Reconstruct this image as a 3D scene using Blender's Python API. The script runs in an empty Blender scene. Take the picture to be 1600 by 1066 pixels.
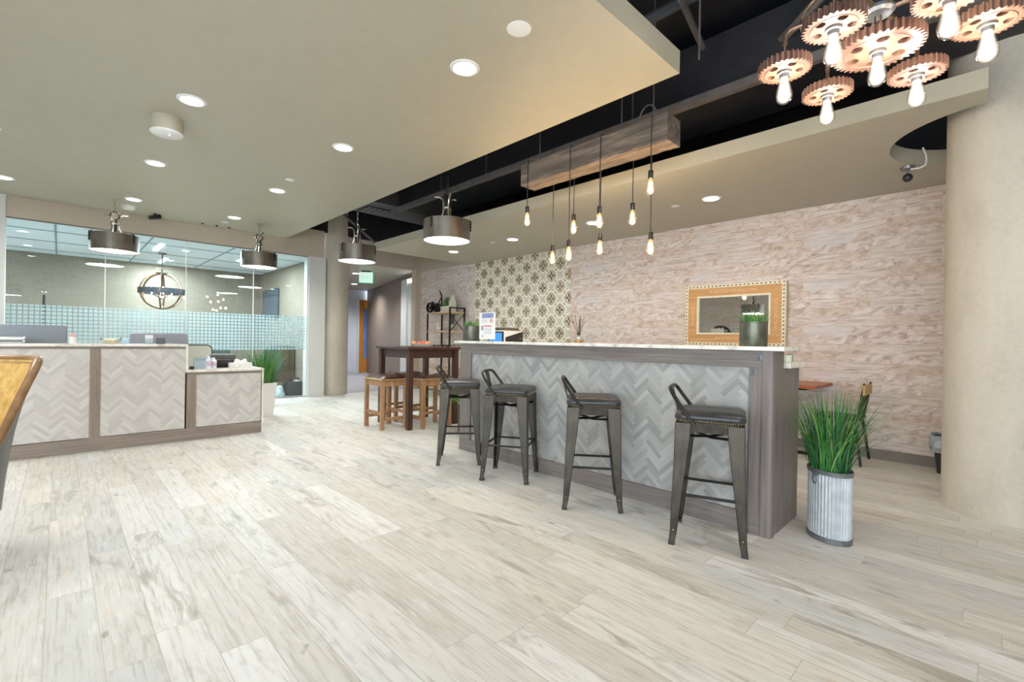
import bpy, bmesh, math, random
from mathutils import Vector, Matrix
random.seed(7)
C = bpy.context.scene.collection
SC = bpy.context.scene
PI = math.pi

# ------------------------------------------------------------------ camera
F_PX, YAW, PITCH, ROLL = 729.2, .77009, -.001822, .015729
cd = bpy.data.cameras.new('camera'); cam = bpy.data.objects.new('camera', cd); C.objects.link(cam)
cd.sensor_width = 36; cd.lens = F_PX / 1600 * 36; cd.clip_start = .05; cd.clip_end = 100
fw = Vector((math.sin(YAW) * math.cos(PITCH), math.cos(YAW) * math.cos(PITCH), math.sin(PITCH)))
r0 = Vector((math.cos(YAW), -math.sin(YAW), 0)); u0 = r0.cross(fw)
rt = r0 * math.cos(ROLL) + u0 * math.sin(ROLL); up = u0 * math.cos(ROLL) - r0 * math.sin(ROLL)
M = Matrix((rt, up, -fw)).transposed().to_4x4(); M.translation = (0, 0, 1.2)
cam.matrix_world = M; SC.camera = cam

# ------------------------------------------------------------------ world, exposure
w = bpy.data.worlds.new('world'); SC.world = w; w.use_nodes = True
bg = w.node_tree.nodes['Background']; bg.inputs[0].default_value = (.80, .90, 1, 1); bg.inputs[1].default_value = 7.5
SC.view_settings.view_transform = 'Standard'; SC.view_settings.look = 'None'
SC.view_settings.gamma = 1; SC.view_settings.use_curve_mapping = False
SC.view_settings.exposure = .75
DOWN_W, BULB_W, GEAR_W, DRUM_W = 17, 5.0, 8.5, 10     # lamp powers
SC.cycles.max_bounces = 8; SC.cycles.transparent_max_bounces = 24
SC.cycles.sample_clamp_indirect = 4

def light(kind, loc, power, col=(1, 1, 1), name='lamp_light', parent=None, **k):
    l = bpy.data.lights.new(name, kind); l.energy = power; l.color = col
    for a, v in k.items(): setattr(l, a, v)
    o = bpy.data.objects.new(name, l); C.objects.link(o); o.location = loc
    if parent: o.parent = parent
    return o
# daylight enters through the glazing behind and beside the camera: sampling portals in those openings
def portal(loc, rot, sx, sy):
    o = light('AREA', loc, 1, name='window_portal', shape='RECTANGLE', size=sx, size_y=sy)
    o.rotation_euler = rot; o.data.cycles.is_portal = True
portal((-2.9, -3.95, 1.2), (-PI / 2, 0, 0), 2.9, 1.9)
portal((-4.35, -1.0, 1.2), (0, PI / 2 * -1, 0), 1.9, 5.4)

# ------------------------------------------------------------------ shader helper
class X:
    """a node socket or number, with arithmetic"""
    nt = None
    def __init__(s, v): s.v = v
    @staticmethod
    def m(op, *a):
        n = X.nt.nodes.new('ShaderNodeMath'); n.operation = op
        for i, x in enumerate(a):
            x = x.v if isinstance(x, X) else x
            if isinstance(x, (int, float)): n.inputs[i].default_value = x
            else: X.nt.links.new(x, n.inputs[i])
        return X(n.outputs[0])
    def __add__(s, o): return X.m('ADD', s, o)
    __radd__ = __add__
    def __sub__(s, o): return X.m('SUBTRACT', s, o)
    def __rsub__(s, o): return X.m('SUBTRACT', o, s)
    def __mul__(s, o): return X.m('MULTIPLY', s, o)
    __rmul__ = __mul__
    def __truediv__(s, o): return X.m('DIVIDE', s, o)
    def floor(s): return X.m('FLOOR', s)
    def fract(s): return X.m('FRACT', s)
    def abs(s): return X.m('ABSOLUTE', s)
    def lt(s, o): return X.m('LESS_THAN', s, o)
    def gt(s, o): return X.m('GREATER_THAN', s, o)
    def mod(s, o): return X.m('FLOORED_MODULO', s, o)
    def pow(s, o): return X.m('POWER', s, o)
    def mx(s, o): return X.m('MAXIMUM', s, o)
    def mn(s, o): return X.m('MINIMUM', s, o)
    def sqrt(s): return X.m('SQRT', s)
    def clamp(s): 
        r = X.m('ADD', s, 0); r.v.node.use_clamp = True; return r
def ss(x, a, b):
    n = X.nt.nodes.new('ShaderNodeMapRange'); n.interpolation_type = 'SMOOTHSTEP'
    X.nt.links.new(x.v, n.inputs[0]); n.inputs[1].default_value = a; n.inputs[2].default_value = b
    return X(n.outputs[0])
def coords(kind='Object'):
    t = X.nt.nodes.new('ShaderNodeTexCoord'); s = X.nt.nodes.new('ShaderNodeSeparateXYZ')
    X.nt.links.new(t.outputs[kind], s.inputs[0]); return [X(o) for o in s.outputs]
def vec(a, b, c=0):
    n = X.nt.nodes.new('ShaderNodeCombineXYZ')
    for i, x in enumerate((a, b, c)):
        x = x.v if isinstance(x, X) else x
        if isinstance(x, (int, float)): n.inputs[i].default_value = x
        else: X.nt.links.new(x, n.inputs[i])
    return X(n.outputs[0])
def noise(v, scale=5, detail=3, rough=.55, dist=0):
    n = X.nt.nodes.new('ShaderNodeTexNoise'); X.nt.links.new(v.v, n.inputs['Vector'])
    n.inputs['Scale'].default_value = scale; n.inputs['Detail'].default_value = detail
    n.inputs['Roughness'].default_value = rough; n.inputs['Distortion'].default_value = dist
    return X(n.outputs[0])
def white(v):
    n = X.nt.nodes.new('ShaderNodeTexWhiteNoise'); n.noise_dimensions = '3D'; X.nt.links.new(v.v, n.inputs['Vector'])
    return X(n.outputs[0])
def ramp(f, stops):
    n = X.nt.nodes.new('ShaderNodeValToRGB'); X.nt.links.new(f.v, n.inputs[0])
    e = n.color_ramp.elements
    while len(e) < len(stops): e.new(.5)
    for el, (p, c) in zip(e, stops): el.position = p; el.color = (*lin(c), 1)
    return X(n.outputs[0])
def mixc(f, a, b, mode='MIX'):
    n = X.nt.nodes.new('ShaderNodeMix'); n.data_type = 'RGBA'; n.blend_type = mode
    for i, x in ((0, f), (6, a), (7, b)):
        x = x.v if isinstance(x, X) else x
        if isinstance(x, (int, float)): n.inputs[i].default_value = x
        elif isinstance(x, tuple): n.inputs[i].default_value = (*lin(x), 1)
        else: X.nt.links.new(x, n.inputs[i])
    return X(n.outputs[2])
def lin(c):
    return tuple((x / 255 / 12.92 if x <= 10 else ((x / 255 + .055) / 1.055) ** 2.4) for x in c[:3])
MATS = {}
def mat(name, col=(200, 200, 200), rough=.5, metal=0, fn=None, emit=None, estr=0, bump=None, spec=.5, **k):
    if name in MATS: return MATS[name]
    m = bpy.data.materials.new(name); m.use_nodes = True; X.nt = m.node_tree
    b = m.node_tree.nodes['Principled BSDF']
    b.inputs['Base Color'].default_value = (*lin(col), 1); b.inputs['Roughness'].default_value = rough
    b.inputs['Metallic'].default_value = metal; b.inputs['Specular IOR Level'].default_value = spec
    for kk, v in k.items(): b.inputs[kk].default_value = v
    if emit: b.inputs['Emission Color'].default_value = (*lin(emit), 1); b.inputs['Emission Strength'].default_value = estr
    if fn:
        out = fn()
        if not isinstance(out, dict): out = {'Base Color': out}
        for kk, v in out.items():
            if kk == 'bump':
                bn = X.nt.nodes.new('ShaderNodeBump'); bn.inputs['Strength'].default_value = v[1]; bn.inputs['Distance'].default_value = v[2]
                X.nt.links.new(v[0].v, bn.inputs['Height']); X.nt.links.new(bn.outputs[0], b.inputs['Normal'])
            else: X.nt.links.new(v.v, b.inputs[kk])
    MATS[name] = m; return m

def speckle(base, amt=8, scale=40, **k):
    def f():
        x, y, z = coords(); n = noise(vec(x, y, z), scale, 4)
        lo = tuple(max(0, c - amt) for c in base); hi = tuple(min(255, c + amt) for c in base)
        return ramp(n, [(.3, lo), (.7, hi)])
    return f

# floor : wood-look planks along Y, 0.16 wide, 1.2 long
def f_floor():
    x, y, z = coords(); W, L = .16, 1.22
    u = (x + .032) / W; row = u.floor(); r = white(vec(row, 3.3, 0))
    v = (y + r * L * 3) / L; pl = v.floor(); idv = vec(row, pl, 1.7)
    t = white(idv); t2 = white(vec(row, pl, 9.1))
    sx = x + t * 7; sy = y * .16 + t2 * 9
    g = noise(vec(sx, sy, t * 3), 34, 5, .62, .4)
    g2 = noise(vec(sx * 1.0, y * .26 + t2 * 5, t2 * 4), 9, 5, .62, .7)
    gf = noise(vec(sx * 1.0, y * .035 + t2 * 5, t2 * 4), 75, 4, .65)
    base = ramp(t, [(0, (198, 196, 188)), (.35, (217, 217, 212)), (.6, (209, 206, 197)), (.8, (197, 199, 196)), (1, (224, 225, 222))])
    c = mixc((ss(g2, .52, .72) * ss(t2, .15, .8)) * .8, base, (150, 144, 130))
    c = mixc(ss(g2, .38, .26) * .75, c, (212, 192, 162))
    c = mixc(ss(g, .50, .70) * .36, c, (160, 156, 146))
    c = mixc(ss(g, .45, .30) * .3, c, (240, 238, 232))
    c = mixc(ss(gf, .50, .68) * .45, c, (156, 151, 139))
    kn = noise(vec(x * 1.6 + t * 4, y * .7, t), 9, 1, .4)
    c = mixc(ss(kn, .76, .82) * .6, c, (130, 120, 106))
    du = (u.fract() - .5).abs(); dv = (v.fract() - .5).abs()
    grout = du.gt(.5 - .0022 / W).mx(dv.gt(.5 - .0022 / L))
    c = mixc(grout * .7, c, (178, 173, 164))
    return {'Base Color': c, 'Roughness': .42 + g * .18, 'bump': (g * .25 - grout, .12, .004)}
def herring(ax, W=.031, n=5, tint=((144, 144, 141), (163, 163, 159), (180, 180, 176))):
    def f():
        c3 = coords(); u = c3[ax] + 20; z = c3[2] + 20; k = 1 / math.sqrt(2) / W
        a = (u + z) * k; b = (z - u) * k
        i, j = a.floor(), b.floor(); d = (i - j).mod(2 * n)
        hor = d.lt(n - .5)
        i0 = i - d; j0 = j - (2 * n - 1 - d)
        ida = vec(i0, j, 1); idb = vec(i, j0, 2)
        t = hor * white(ida) + (1 - hor) * white(idb)
        la = a - i0; lb = b - j0
        e1 = (b.fract() - .5).abs().gt(.478).mx(la.lt(.03)).mx(la.gt(n - .03))
        e2 = (a.fract() - .5).abs().gt(.478).mx(lb.lt(.03)).mx(lb.gt(n - .03))
        edge = hor * e1 + (1 - hor) * e2
        gr = hor * noise(vec(a * .25, b * 2.2, t * 9), 3, 4) + (1 - hor) * noise(vec(a * 2.2, b * .25, t * 9), 3, 4)
        c = ramp(t * .8 + gr * .35 - .08, [(.05, tint[0]), (.5, tint[1]), (.98, tint[2])])
        return {'Base Color': mixc(edge * .22, c, (140, 138, 134)), 'bump': (gr * .2 - edge, .12, .002)}
    return f
def woodgrain(cols, ax=2, sc=1.0):
    def f():
        c = coords(); s = [26 * sc] * 3; s[ax] = 1.6 * sc
        n = noise(vec(c[0] * s[0], c[1] * s[1], c[2] * s[2]), 1.6, 5, .6, .3)
        n2 = noise(vec(c[0] * s[0] * 3, c[1] * s[1] * 3, c[2] * s[2] * 2), 2.2, 3)
        return {'Base Color': ramp(n * .75 + n2 * .25, [(.3, cols[0]), (.5, cols[1]), (.72, cols[2])]), 'bump': (n2, .1, .003)}
    return f
def f_stone():   # printed split-stone wallpaper, courses along Y, 0.51 m vertical repeat
    x, y, z = coords()
    zr = z.mod(.51) / .51; rep = (z / .51).floor()
    wob = noise(vec(y * 1.0, z * .6, 2), 3, 3) * .05
    zz = (zr + wob * .8) * 5
    row = zz.floor(); h = white(vec(row, 1, 4)); L = .24 + h * .26
    v = (y + h * 3 + noise(vec(y, z, 0), 9, 2) * .03) / L; bid = vec(v.floor().mod(7), row, 2); t = white(bid)
    strat = noise(vec(y * 1.3 + t * 7, z * 15 + t * 9, t * 5), 3.2, 5, .66, .6)
    dia = noise(vec(y * 4 + z * 7, z * 5 - y * 2.5, t * 8), 2.3, 4, .6, .7)
    s = strat * (1 - ss(t, .62, .7)) + dia * ss(t, .62, .7)
    c = ramp(s, [(.27, (158, 138, 127)), (.42, (202, 186, 176)), (.55, (221, 209, 201)), (.75, (232, 228, 224))])
    c = mixc(ss(t, .0, .3) * .0 + (1 - ss(t, .05, .35)) * .45, c, (214, 212, 212))
    c = mixc(ss(t, .75, .95) * .30, c, (200, 172, 142))
    ez = (zz.fract() - .5).abs(); ey = (v.fract() - .5).abs()
    ln = noise(vec(y * 3, z * 22, 5), 3, 4, .7)
    edge = (ss(ez, .40, .5) * ss(ln, .42, .6)).mx(ss(ey, .485, .5) * .35)
    c = mixc(edge * .40, c, (154, 136, 124))
    c = mixc(ss(ln, .58, .76) * .5, c, (160, 140, 128))
    return {'Base Color': c, 'bump': (s - edge * .5, .06, .004)}
def f_tile():    # encaustic-pattern panel, checkerboard of flowers and knots, 0.203 m lattice
    x, y, z = coords(); a = .203
    u = (y - 5.05) / a; v = (z - 1.13) / a
    def near(o):   # local coords about nearest lattice point with (i+j) parity o
        p = ((u + v) * .5 + o * .5); q = ((u - v) * .5 + o * .5)
        pf = p - (p + .5).floor(); qf = q - (q + .5).floor()
        return pf + qf, pf - qf, (p + .5).floor(), (q + .5).floor()
    fx, fy, pi_, qi = near(0); kx, ky, _, _ = near(1)
    r = (fx * fx + fy * fy).sqrt(); rk = (kx * kx + ky * ky).sqrt()
    ang = X.m('ARCTAN2', fy, fx); c4 = X.m('COSINE', ang * 4); c8 = X.m('COSINE', ang * 8)
    t = white(vec(pi_, qi, 3)); dk = ramp(t, [(.2, (92, 82, 66)), (.5, (128, 110, 84)), (.85, (112, 104, 88))])
    field = ramp(white(vec(pi_, qi, 8)), [(.2, (184, 170, 142)), (.8, (204, 192, 168))])
    c = field
    pet = r.lt(.23 + c4 * .15); c = mixc(pet, c, dk)
    star = r.lt(.47 + c8 * .04) * r.gt(.43 + c8 * .04); c = mixc(star, c, (150, 134, 108))
    c = mixc(r.lt(.06), c, (236, 232, 220))
    ring = (r - .62 - c4 * .03).abs().lt(.085); c = mixc(ring, c, (232, 228, 214))
    # leaf ovals where neighbouring rings cross
    ax = fx.abs() - .5; ay = fy.abs() - .5
    d1 = (ax + ay) * .7071; d2 = (ax - ay) * .7071
    lf = ((d1 / .13) * (d1 / .13) + (d2 / .26) * (d2 / .26)).sqrt()
    c = mixc((lf - .85).abs().lt(.22), c, (232, 228, 214)); c = mixc(lf.lt(.55), c, (160, 144, 116))
    rk2 = rk.lt(.26); c = mixc(rk2, c, (226, 224, 214))
    kc = X.m('COSINE', X.m('ARCTAN2', ky, kx) * 4)
    c = mixc((rk - .15 - kc * .03).abs().lt(.028), c, (150, 140, 124)); c = mixc(rk.lt(.05), c, (158, 148, 130))
    n = noise(vec(x, y, z), 60, 3)
    c = mixc(ss(n, .5, .8) * .3, c, (150, 140, 124))
    return {'Base Color': c}
def f_concrete():
    x, y, z = coords(); n = noise(vec(x, y, z * .5), 2.2, 6, .6, .4); n2 = noise(vec(x, y, z), 30, 4, .7); sp = noise(vec(x, y, z), 90, 2)
    c = ramp(n * .7 + n2 * .3, [(.3, (176, 168, 153)), (.5, (194, 187, 172)), (.7, (206, 199, 184))])
    return {'Base Color': mixc(ss(sp, .74, .8) * .25, c, (140, 132, 118)), 'bump': (n2, .12, .01)}
def f_marble():
    x, y, z = coords(); n = noise(vec(x, y, z), 5, 6, .65, 1.6); n2 = noise(vec(x, y, z), 70, 3)
    c = ramp(n, [(.3, (176, 168, 154)), (.45, (226, 222, 212)), (.6, (238, 236, 229)), (.78, (198, 190, 176))])
    return {'Base Color': mixc(ss(n2, .62, .75) * .35, c, (150, 142, 128))}
def f_beam(ax=1):
    def f():
        x, y, z = coords()
        n = noise(vec(x * 14, y * 1.1, z * 14), 1.5, 6, .65, .8); cr = noise(vec(x * 30, y * 1.4, z * 30), 1.6, 4, .7, .5)
        c = ramp(n, [(.25, (58, 50, 44)), (.45, (92, 82, 74)), (.6, (122, 108, 96)), (.8, (150, 130, 112))])
        return {'Base Color': mixc(ss(cr, .58, .72) * .7, c, (44, 37, 32)), 'bump': (n * .6 + cr * .6, .5, .012)}
    return f
def f_brushed(lo, hi, sc=3):
    def f():
        x, y, z = coords(); n = noise(vec(x, y, z), sc, 5, .65, .5); n2 = noise(vec(x * 3, y * 3, z * .3), 30, 3)
        return {'Base Color': ramp(n * .7 + n2 * .3, [(.3, lo), (.7, hi)]), 'Roughness': .24 + n * .3}
    return f
def f_fabricwall(lo, hi):
    def f():
        x, y, z = coords(); n = noise(vec(x * 2, y * 2, z * 26), 3, 4, .7); n2 = noise(vec(x * 26, y * 26, z * 2), 3, 4, .7); n3 = noise(vec(x, y, z), 1.2, 3)
        return ramp(n * .4 + n2 * .35 + n3 * .25, [(.35, lo), (.65, hi)])
    return f

def glass_mat(name, tint=(236, 246, 244), base=.07):
    m = bpy.data.materials.new(name); m.use_nodes = True; nt = m.node_tree; X.nt = nt; nt.nodes.remove(nt.nodes['Principled BSDF'])
    out = nt.nodes['Material Output']; t = nt.nodes.new('ShaderNodeBsdfTransparent'); t.inputs[0].default_value = (*lin(tint), 1)
    g = nt.nodes.new('ShaderNodeBsdfGlossy'); g.inputs['Roughness'].default_value = .0
    lw = nt.nodes.new('ShaderNodeLayerWeight'); lw.inputs[0].default_value = .5
    f = base + X(lw.outputs['Facing']).pow(5) * (1 - base)
    mx = nt.nodes.new('ShaderNodeMixShader'); nt.links.new(f.v, mx.inputs[0]); nt.links.new(t.outputs[0], mx.inputs[1]); nt.links.new(g.outputs[0], mx.inputs[2])
    nt.links.new(mx.outputs[0], out.inputs[0]); MATS[name] = m; return m
def bulb_mat(name, col, strg, op):
    # lit bulb: clear envelope filled by the glow of its filament
    m = glass_mat(name, (255, 252, 246), .05); nt = m.node_tree; X.nt = nt; out = nt.nodes['Material Output']; src = out.inputs[0].links[0].from_socket
    e = nt.nodes.new('ShaderNodeEmission'); e.inputs[0].default_value = (*lin(col), 1); e.inputs[1].default_value = strg
    lw = nt.nodes.new('ShaderNodeLayerWeight'); lw.inputs[0].default_value = .5
    f = (1 - X(lw.outputs['Facing'])).pow(4) * op
    mx = nt.nodes.new('ShaderNodeMixShader'); nt.links.new(f.v, mx.inputs[0]); nt.links.new(src, mx.inputs[1]); nt.links.new(e.outputs[0], mx.inputs[2]); nt.links.new(mx.outputs[0], out.inputs[0]); return m
def film_mat():
    m = bpy.data.materials.new('frosted_film'); m.use_nodes = True; nt = m.node_tree; X.nt = nt; nt.nodes.remove(nt.nodes['Principled BSDF'])
    out = nt.nodes['Material Output']; t = nt.nodes.new('ShaderNodeBsdfTransparent')
    d = nt.nodes.new('ShaderNodeBsdfDiffuse'); d.inputs[0].default_value = (*lin((186, 208, 212)), 1)
    tr = nt.nodes.new('ShaderNodeBsdfTranslucent'); tr.inputs[0].default_value = (*lin((138, 166, 174)), 1)
    ad = nt.nodes.new('ShaderNodeMixShader'); ad.inputs[0].default_value = .5
    nt.links.new(d.outputs[0], ad.inputs[1]); nt.links.new(tr.outputs[0], ad.inputs[2])
    x, y, z = coords(); P = .0575
    gx = (((x + .55) / P).fract() - .5).abs(); gz = (((z - .938) / P).fract() - .5).abs()
    op = gx.lt(.375) * gz.lt(.375) * .9
    mx = nt.nodes.new('ShaderNodeMixShader'); nt.links.new(op.v, mx.inputs[0]); nt.links.new(t.outputs[0], mx.inputs[1]); nt.links.new(ad.outputs[0], mx.inputs[2])
    nt.links.new(mx.outputs[0], out.inputs[0]); MATS['frosted_film'] = m; return m

# ------------------------------------------------------------------ palette
m_floor = mat('floor_planks', rough=.4, fn=f_floor, spec=.32)
m_ceil = mat('ceiling_paint', (176, 171, 153), .42, fn=speckle((176, 171, 153), 2, 8), spec=.35)
m_wallpaint = mat('wall_paint', (190, 177, 160), .6, fn=speckle((190, 177, 160), 2, 8))
m_whitewall = mat('white_wall_paint', (212, 214, 210), .6, fn=speckle((212, 214, 210), 2, 8))
m_black = mat('black_paint', (34, 34, 39), .5, fn=speckle((34, 34, 39), 5, 6))
m_duct = mat('duct_paint', (72, 74, 78), .5, fn=speckle((72, 74, 78), 5, 8))
m_strut = mat('strut_paint', (104, 100, 98), .45, metal=.3, fn=speckle((104, 100, 98), 8, 10))
m_stone = mat('stone_wallpaper', rough=.65, fn=f_stone)
m_tile = mat('encaustic_tile', rough=.45, fn=f_tile)
m_conc = mat('concrete', rough=.7, fn=f_concrete)
m_herrY = mat('herringbone_bar', rough=.5, fn=herring(1))
m_herrX = mat('herringbone_desk', rough=.5, fn=herring(0, tint=((184, 181, 176), (196, 193, 188), (206, 204, 199))))
m_grey = mat('grey_oak_vertical', rough=.5, fn=woodgrain(((104, 96, 92), (124, 116, 111), (142, 133, 127)), 2, .8))
m_greyH = mat('grey_oak_along', rough=.5, fn=woodgrain(((106, 98, 94), (124, 116, 111), (140, 132, 126)), 1, .8))
m_greyX = mat('grey_oak_across', rough=.5, fn=woodgrain(((120, 108, 100), (138, 126, 117), (154, 143, 133)), 0, .8))
m_greyZ = mat('desk_oak_vertical', rough=.5, fn=woodgrain(((120, 106, 96), (138, 124, 114), (154, 141, 130)), 2, .8))
m_marble = mat('quartz_top', rough=.22, fn=f_marble)
m_beam = mat('weathered_beam', rough=.75, fn=f_beam())
m_gun = mat('gunmetal', (98, 96, 90), .36, metal=.85, fn=f_brushed((44, 41, 37), (84, 78, 69), 5))
m_gunD = mat('dark_gunmetal', (52, 51, 50), .4, metal=.8, fn=f_brushed((38, 37, 36), (66, 64, 62), 5))
m_drum = mat('drum_steel', (140, 136, 126), .3, metal=.95, fn=f_brushed((96, 92, 84), (140, 134, 124), 3))
m_nickel = mat('nickel', (196, 190, 180), .25, metal=1, fn=speckle((196, 190, 180), 10, 10))
m_leather = mat('black_leather', (46, 47, 49), .36, fn=speckle((46, 47, 49), 8, 30))
m_nail = mat('brass_nail', (196, 180, 140), .3, metal=1, fn=speckle((196, 180, 140), 8, 20))
m_dwood = mat('dark_walnut', rough=.4, fn=woodgrain(((44, 26, 20), (66, 40, 30), (86, 54, 42)), 2, .9))
m_lwood = mat('oak_leg', rough=.5, fn=woodgrain(((132, 94, 62), (160, 120, 84), (180, 142, 104)), 2, .9))
m_bleather = mat('brown_leather', (74, 50, 40), .34, fn=speckle((78, 54, 44), 12, 12))
m_shelfw = mat('pale_shelf_wood', rough=.5, fn=woodgrain(((168, 138, 98), (192, 164, 122), (208, 184, 144)), 1, .9))
m_blackmetal = mat('black_metal', (30, 27, 26), .42, metal=.5, fn=speckle((32, 29, 28), 6, 12))
m_galv = mat('galvanised', (138, 140, 130), .4, metal=.75, fn=f_brushed((74, 78, 68), (122, 124, 110), 14))
m_corr = mat('corrugated_zinc', (186, 192, 196), .45, metal=.25, fn=speckle((190, 196, 200), 14, 16))
m_zincD = mat('dark_zinc', (120, 124, 126), .4, metal=.6, fn=speckle((120, 124, 126), 16, 20))
m_g1 = mat('grass_mid', (58, 124, 52), .5, fn=speckle((60, 128, 54), 16, 6))
m_g2 = mat('grass_dark', (32, 88, 54), .5, fn=speckle((32, 88, 54), 14, 6))
m_g3 = mat('grass_light', (124, 168, 74), .5, fn=speckle((124, 168, 74), 18, 6))
m_g4 = mat('grass_straw', (164, 160, 110), .5, fn=speckle((164, 160, 110), 14, 6))
m_soil = mat('soil', (52, 42, 32), .9, fn=speckle((52, 42, 32), 12, 40))
m_white = mat('white_plastic', (232, 232, 230), .4, fn=speckle((232, 232, 230), 3, 10))
m_whitegl = mat('white_ceramic', (232, 230, 224), .25, fn=speckle((232, 230, 224), 4, 10))
m_dkplastic = mat('dark_plastic', (42, 42, 44), .4, fn=speckle((42, 42, 44), 5, 12))
m_imac = mat('grey_aluminium', (128, 134, 140), .38, metal=.4, fn=speckle((128, 134, 140), 3, 4))
m_imac2 = mat('silver_aluminium', (152, 156, 166), .38, metal=.4, fn=speckle((152, 156, 166), 3, 4))
m_glass = glass_mat('partition_glass', (245, 250, 250), .05)
m_bulbw = bulb_mat('warm_bulb_glass', (255, 206, 150), 1.3, .6)
m_bulbc = bulb_mat('bright_bulb_glass', (255, 246, 230), 1.8, .75)
m_clear = glass_mat('clear_acrylic', (244, 250, 252), .08)
m_film = film_mat()
m_lens = mat('downlight_lens', (255, 255, 255), .5, emit=(245, 250, 255), estr=22)
m_drumlens = mat('drum_diffuser', (250, 250, 246), .6, emit=(255, 250, 244), estr=2.2)
m_filw = mat('warm_filament', (255, 200, 120), .5, emit=(255, 190, 110), estr=40)
m_filc = mat('bright_filament', (255, 240, 210), .5, emit=(255, 246, 232), estr=60)
m_copper = mat('copper_gear', (106, 80, 67), .55, metal=.1, fn=f_brushed((88, 62, 52), (120, 92, 79), 10))
m_bronze = mat('bronze_pipe', (122, 98, 82), .4, metal=.8, fn=f_brushed((96, 76, 62), (146, 120, 100), 10))
m_gold = mat('mirror_bead', (232, 222, 196), .5, fn=speckle((232, 222, 196), 8, 20))
m_mframe = mat('mirror_wood', rough=.55, fn=woodgrain(((186, 138, 84), (206, 158, 102), (218, 176, 122)), 1, .8))
m_mirror = mat('mirror_glass', (225, 228, 226), .02, metal=1)
m_letter = mat('pale_letter', (226, 190, 150), .6)
m_ctable = mat('orange_wood', rough=.4, fn=woodgrain(((150, 84, 54), (172, 102, 68), (188, 120, 84)), 1, .8))
m_tan = mat('tan_wood', rough=.45, fn=woodgrain(((158, 120, 66), (182, 142, 84), (196, 160, 100)), 2, .8))
m_ctile = mat('office_ceiling', (226, 236, 240), .7, fn=speckle((226, 236, 240), 3, 30))
m_ofloor = mat('office_floor', (196, 198, 196), .6, fn=speckle((196, 198, 196), 8, 30))
m_olive = mat('office_wallcovering', rough=.8, fn=f_fabricwall((110, 103, 90), (146, 136, 121)))
m_greywall = mat('corridor_wallcovering', rough=.42, fn=f_fabricwall((112, 99, 86), (140, 125, 110)))
m_carpet = mat('corridor_carpet', (152, 152, 158), .6, fn=speckle((152, 152, 158), 8, 40))
m_lav = mat('corridor_white', (206, 210, 222), .5, fn=speckle((206, 210, 222), 2, 8))
m_odoor = mat('orange_door_wood', rough=.45, fn=woodgrain(((176, 112, 44), (196, 130, 56), (208, 146, 74)), 2, .8))
m_base = mat('baseboard_grey', (122, 116, 106), .5, fn=speckle((122, 116, 106), 3, 12))
m_panel = mat('led_panel', (255, 255, 255), .5, emit=(225, 242, 255), estr=9)
m_grn = mat('exit_green', (70, 190, 130), .3, emit=(80, 210, 140), estr=.5)
m_exit = mat('exit_panel', (222, 242, 234), .3, emit=(220, 250, 240), estr=.35)
m_yel = mat('yellow_leather', (186, 150, 86), .42, fn=speckle((186, 150, 86), 22, 22))
m_yedge = mat('gold_brown_leather', (132, 100, 66), .28, fn=speckle((132, 100, 66), 20, 9))
m_gleather = mat('grey_leather', (92, 96, 98), .38, fn=speckle((94, 98, 100), 12, 9))

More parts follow.
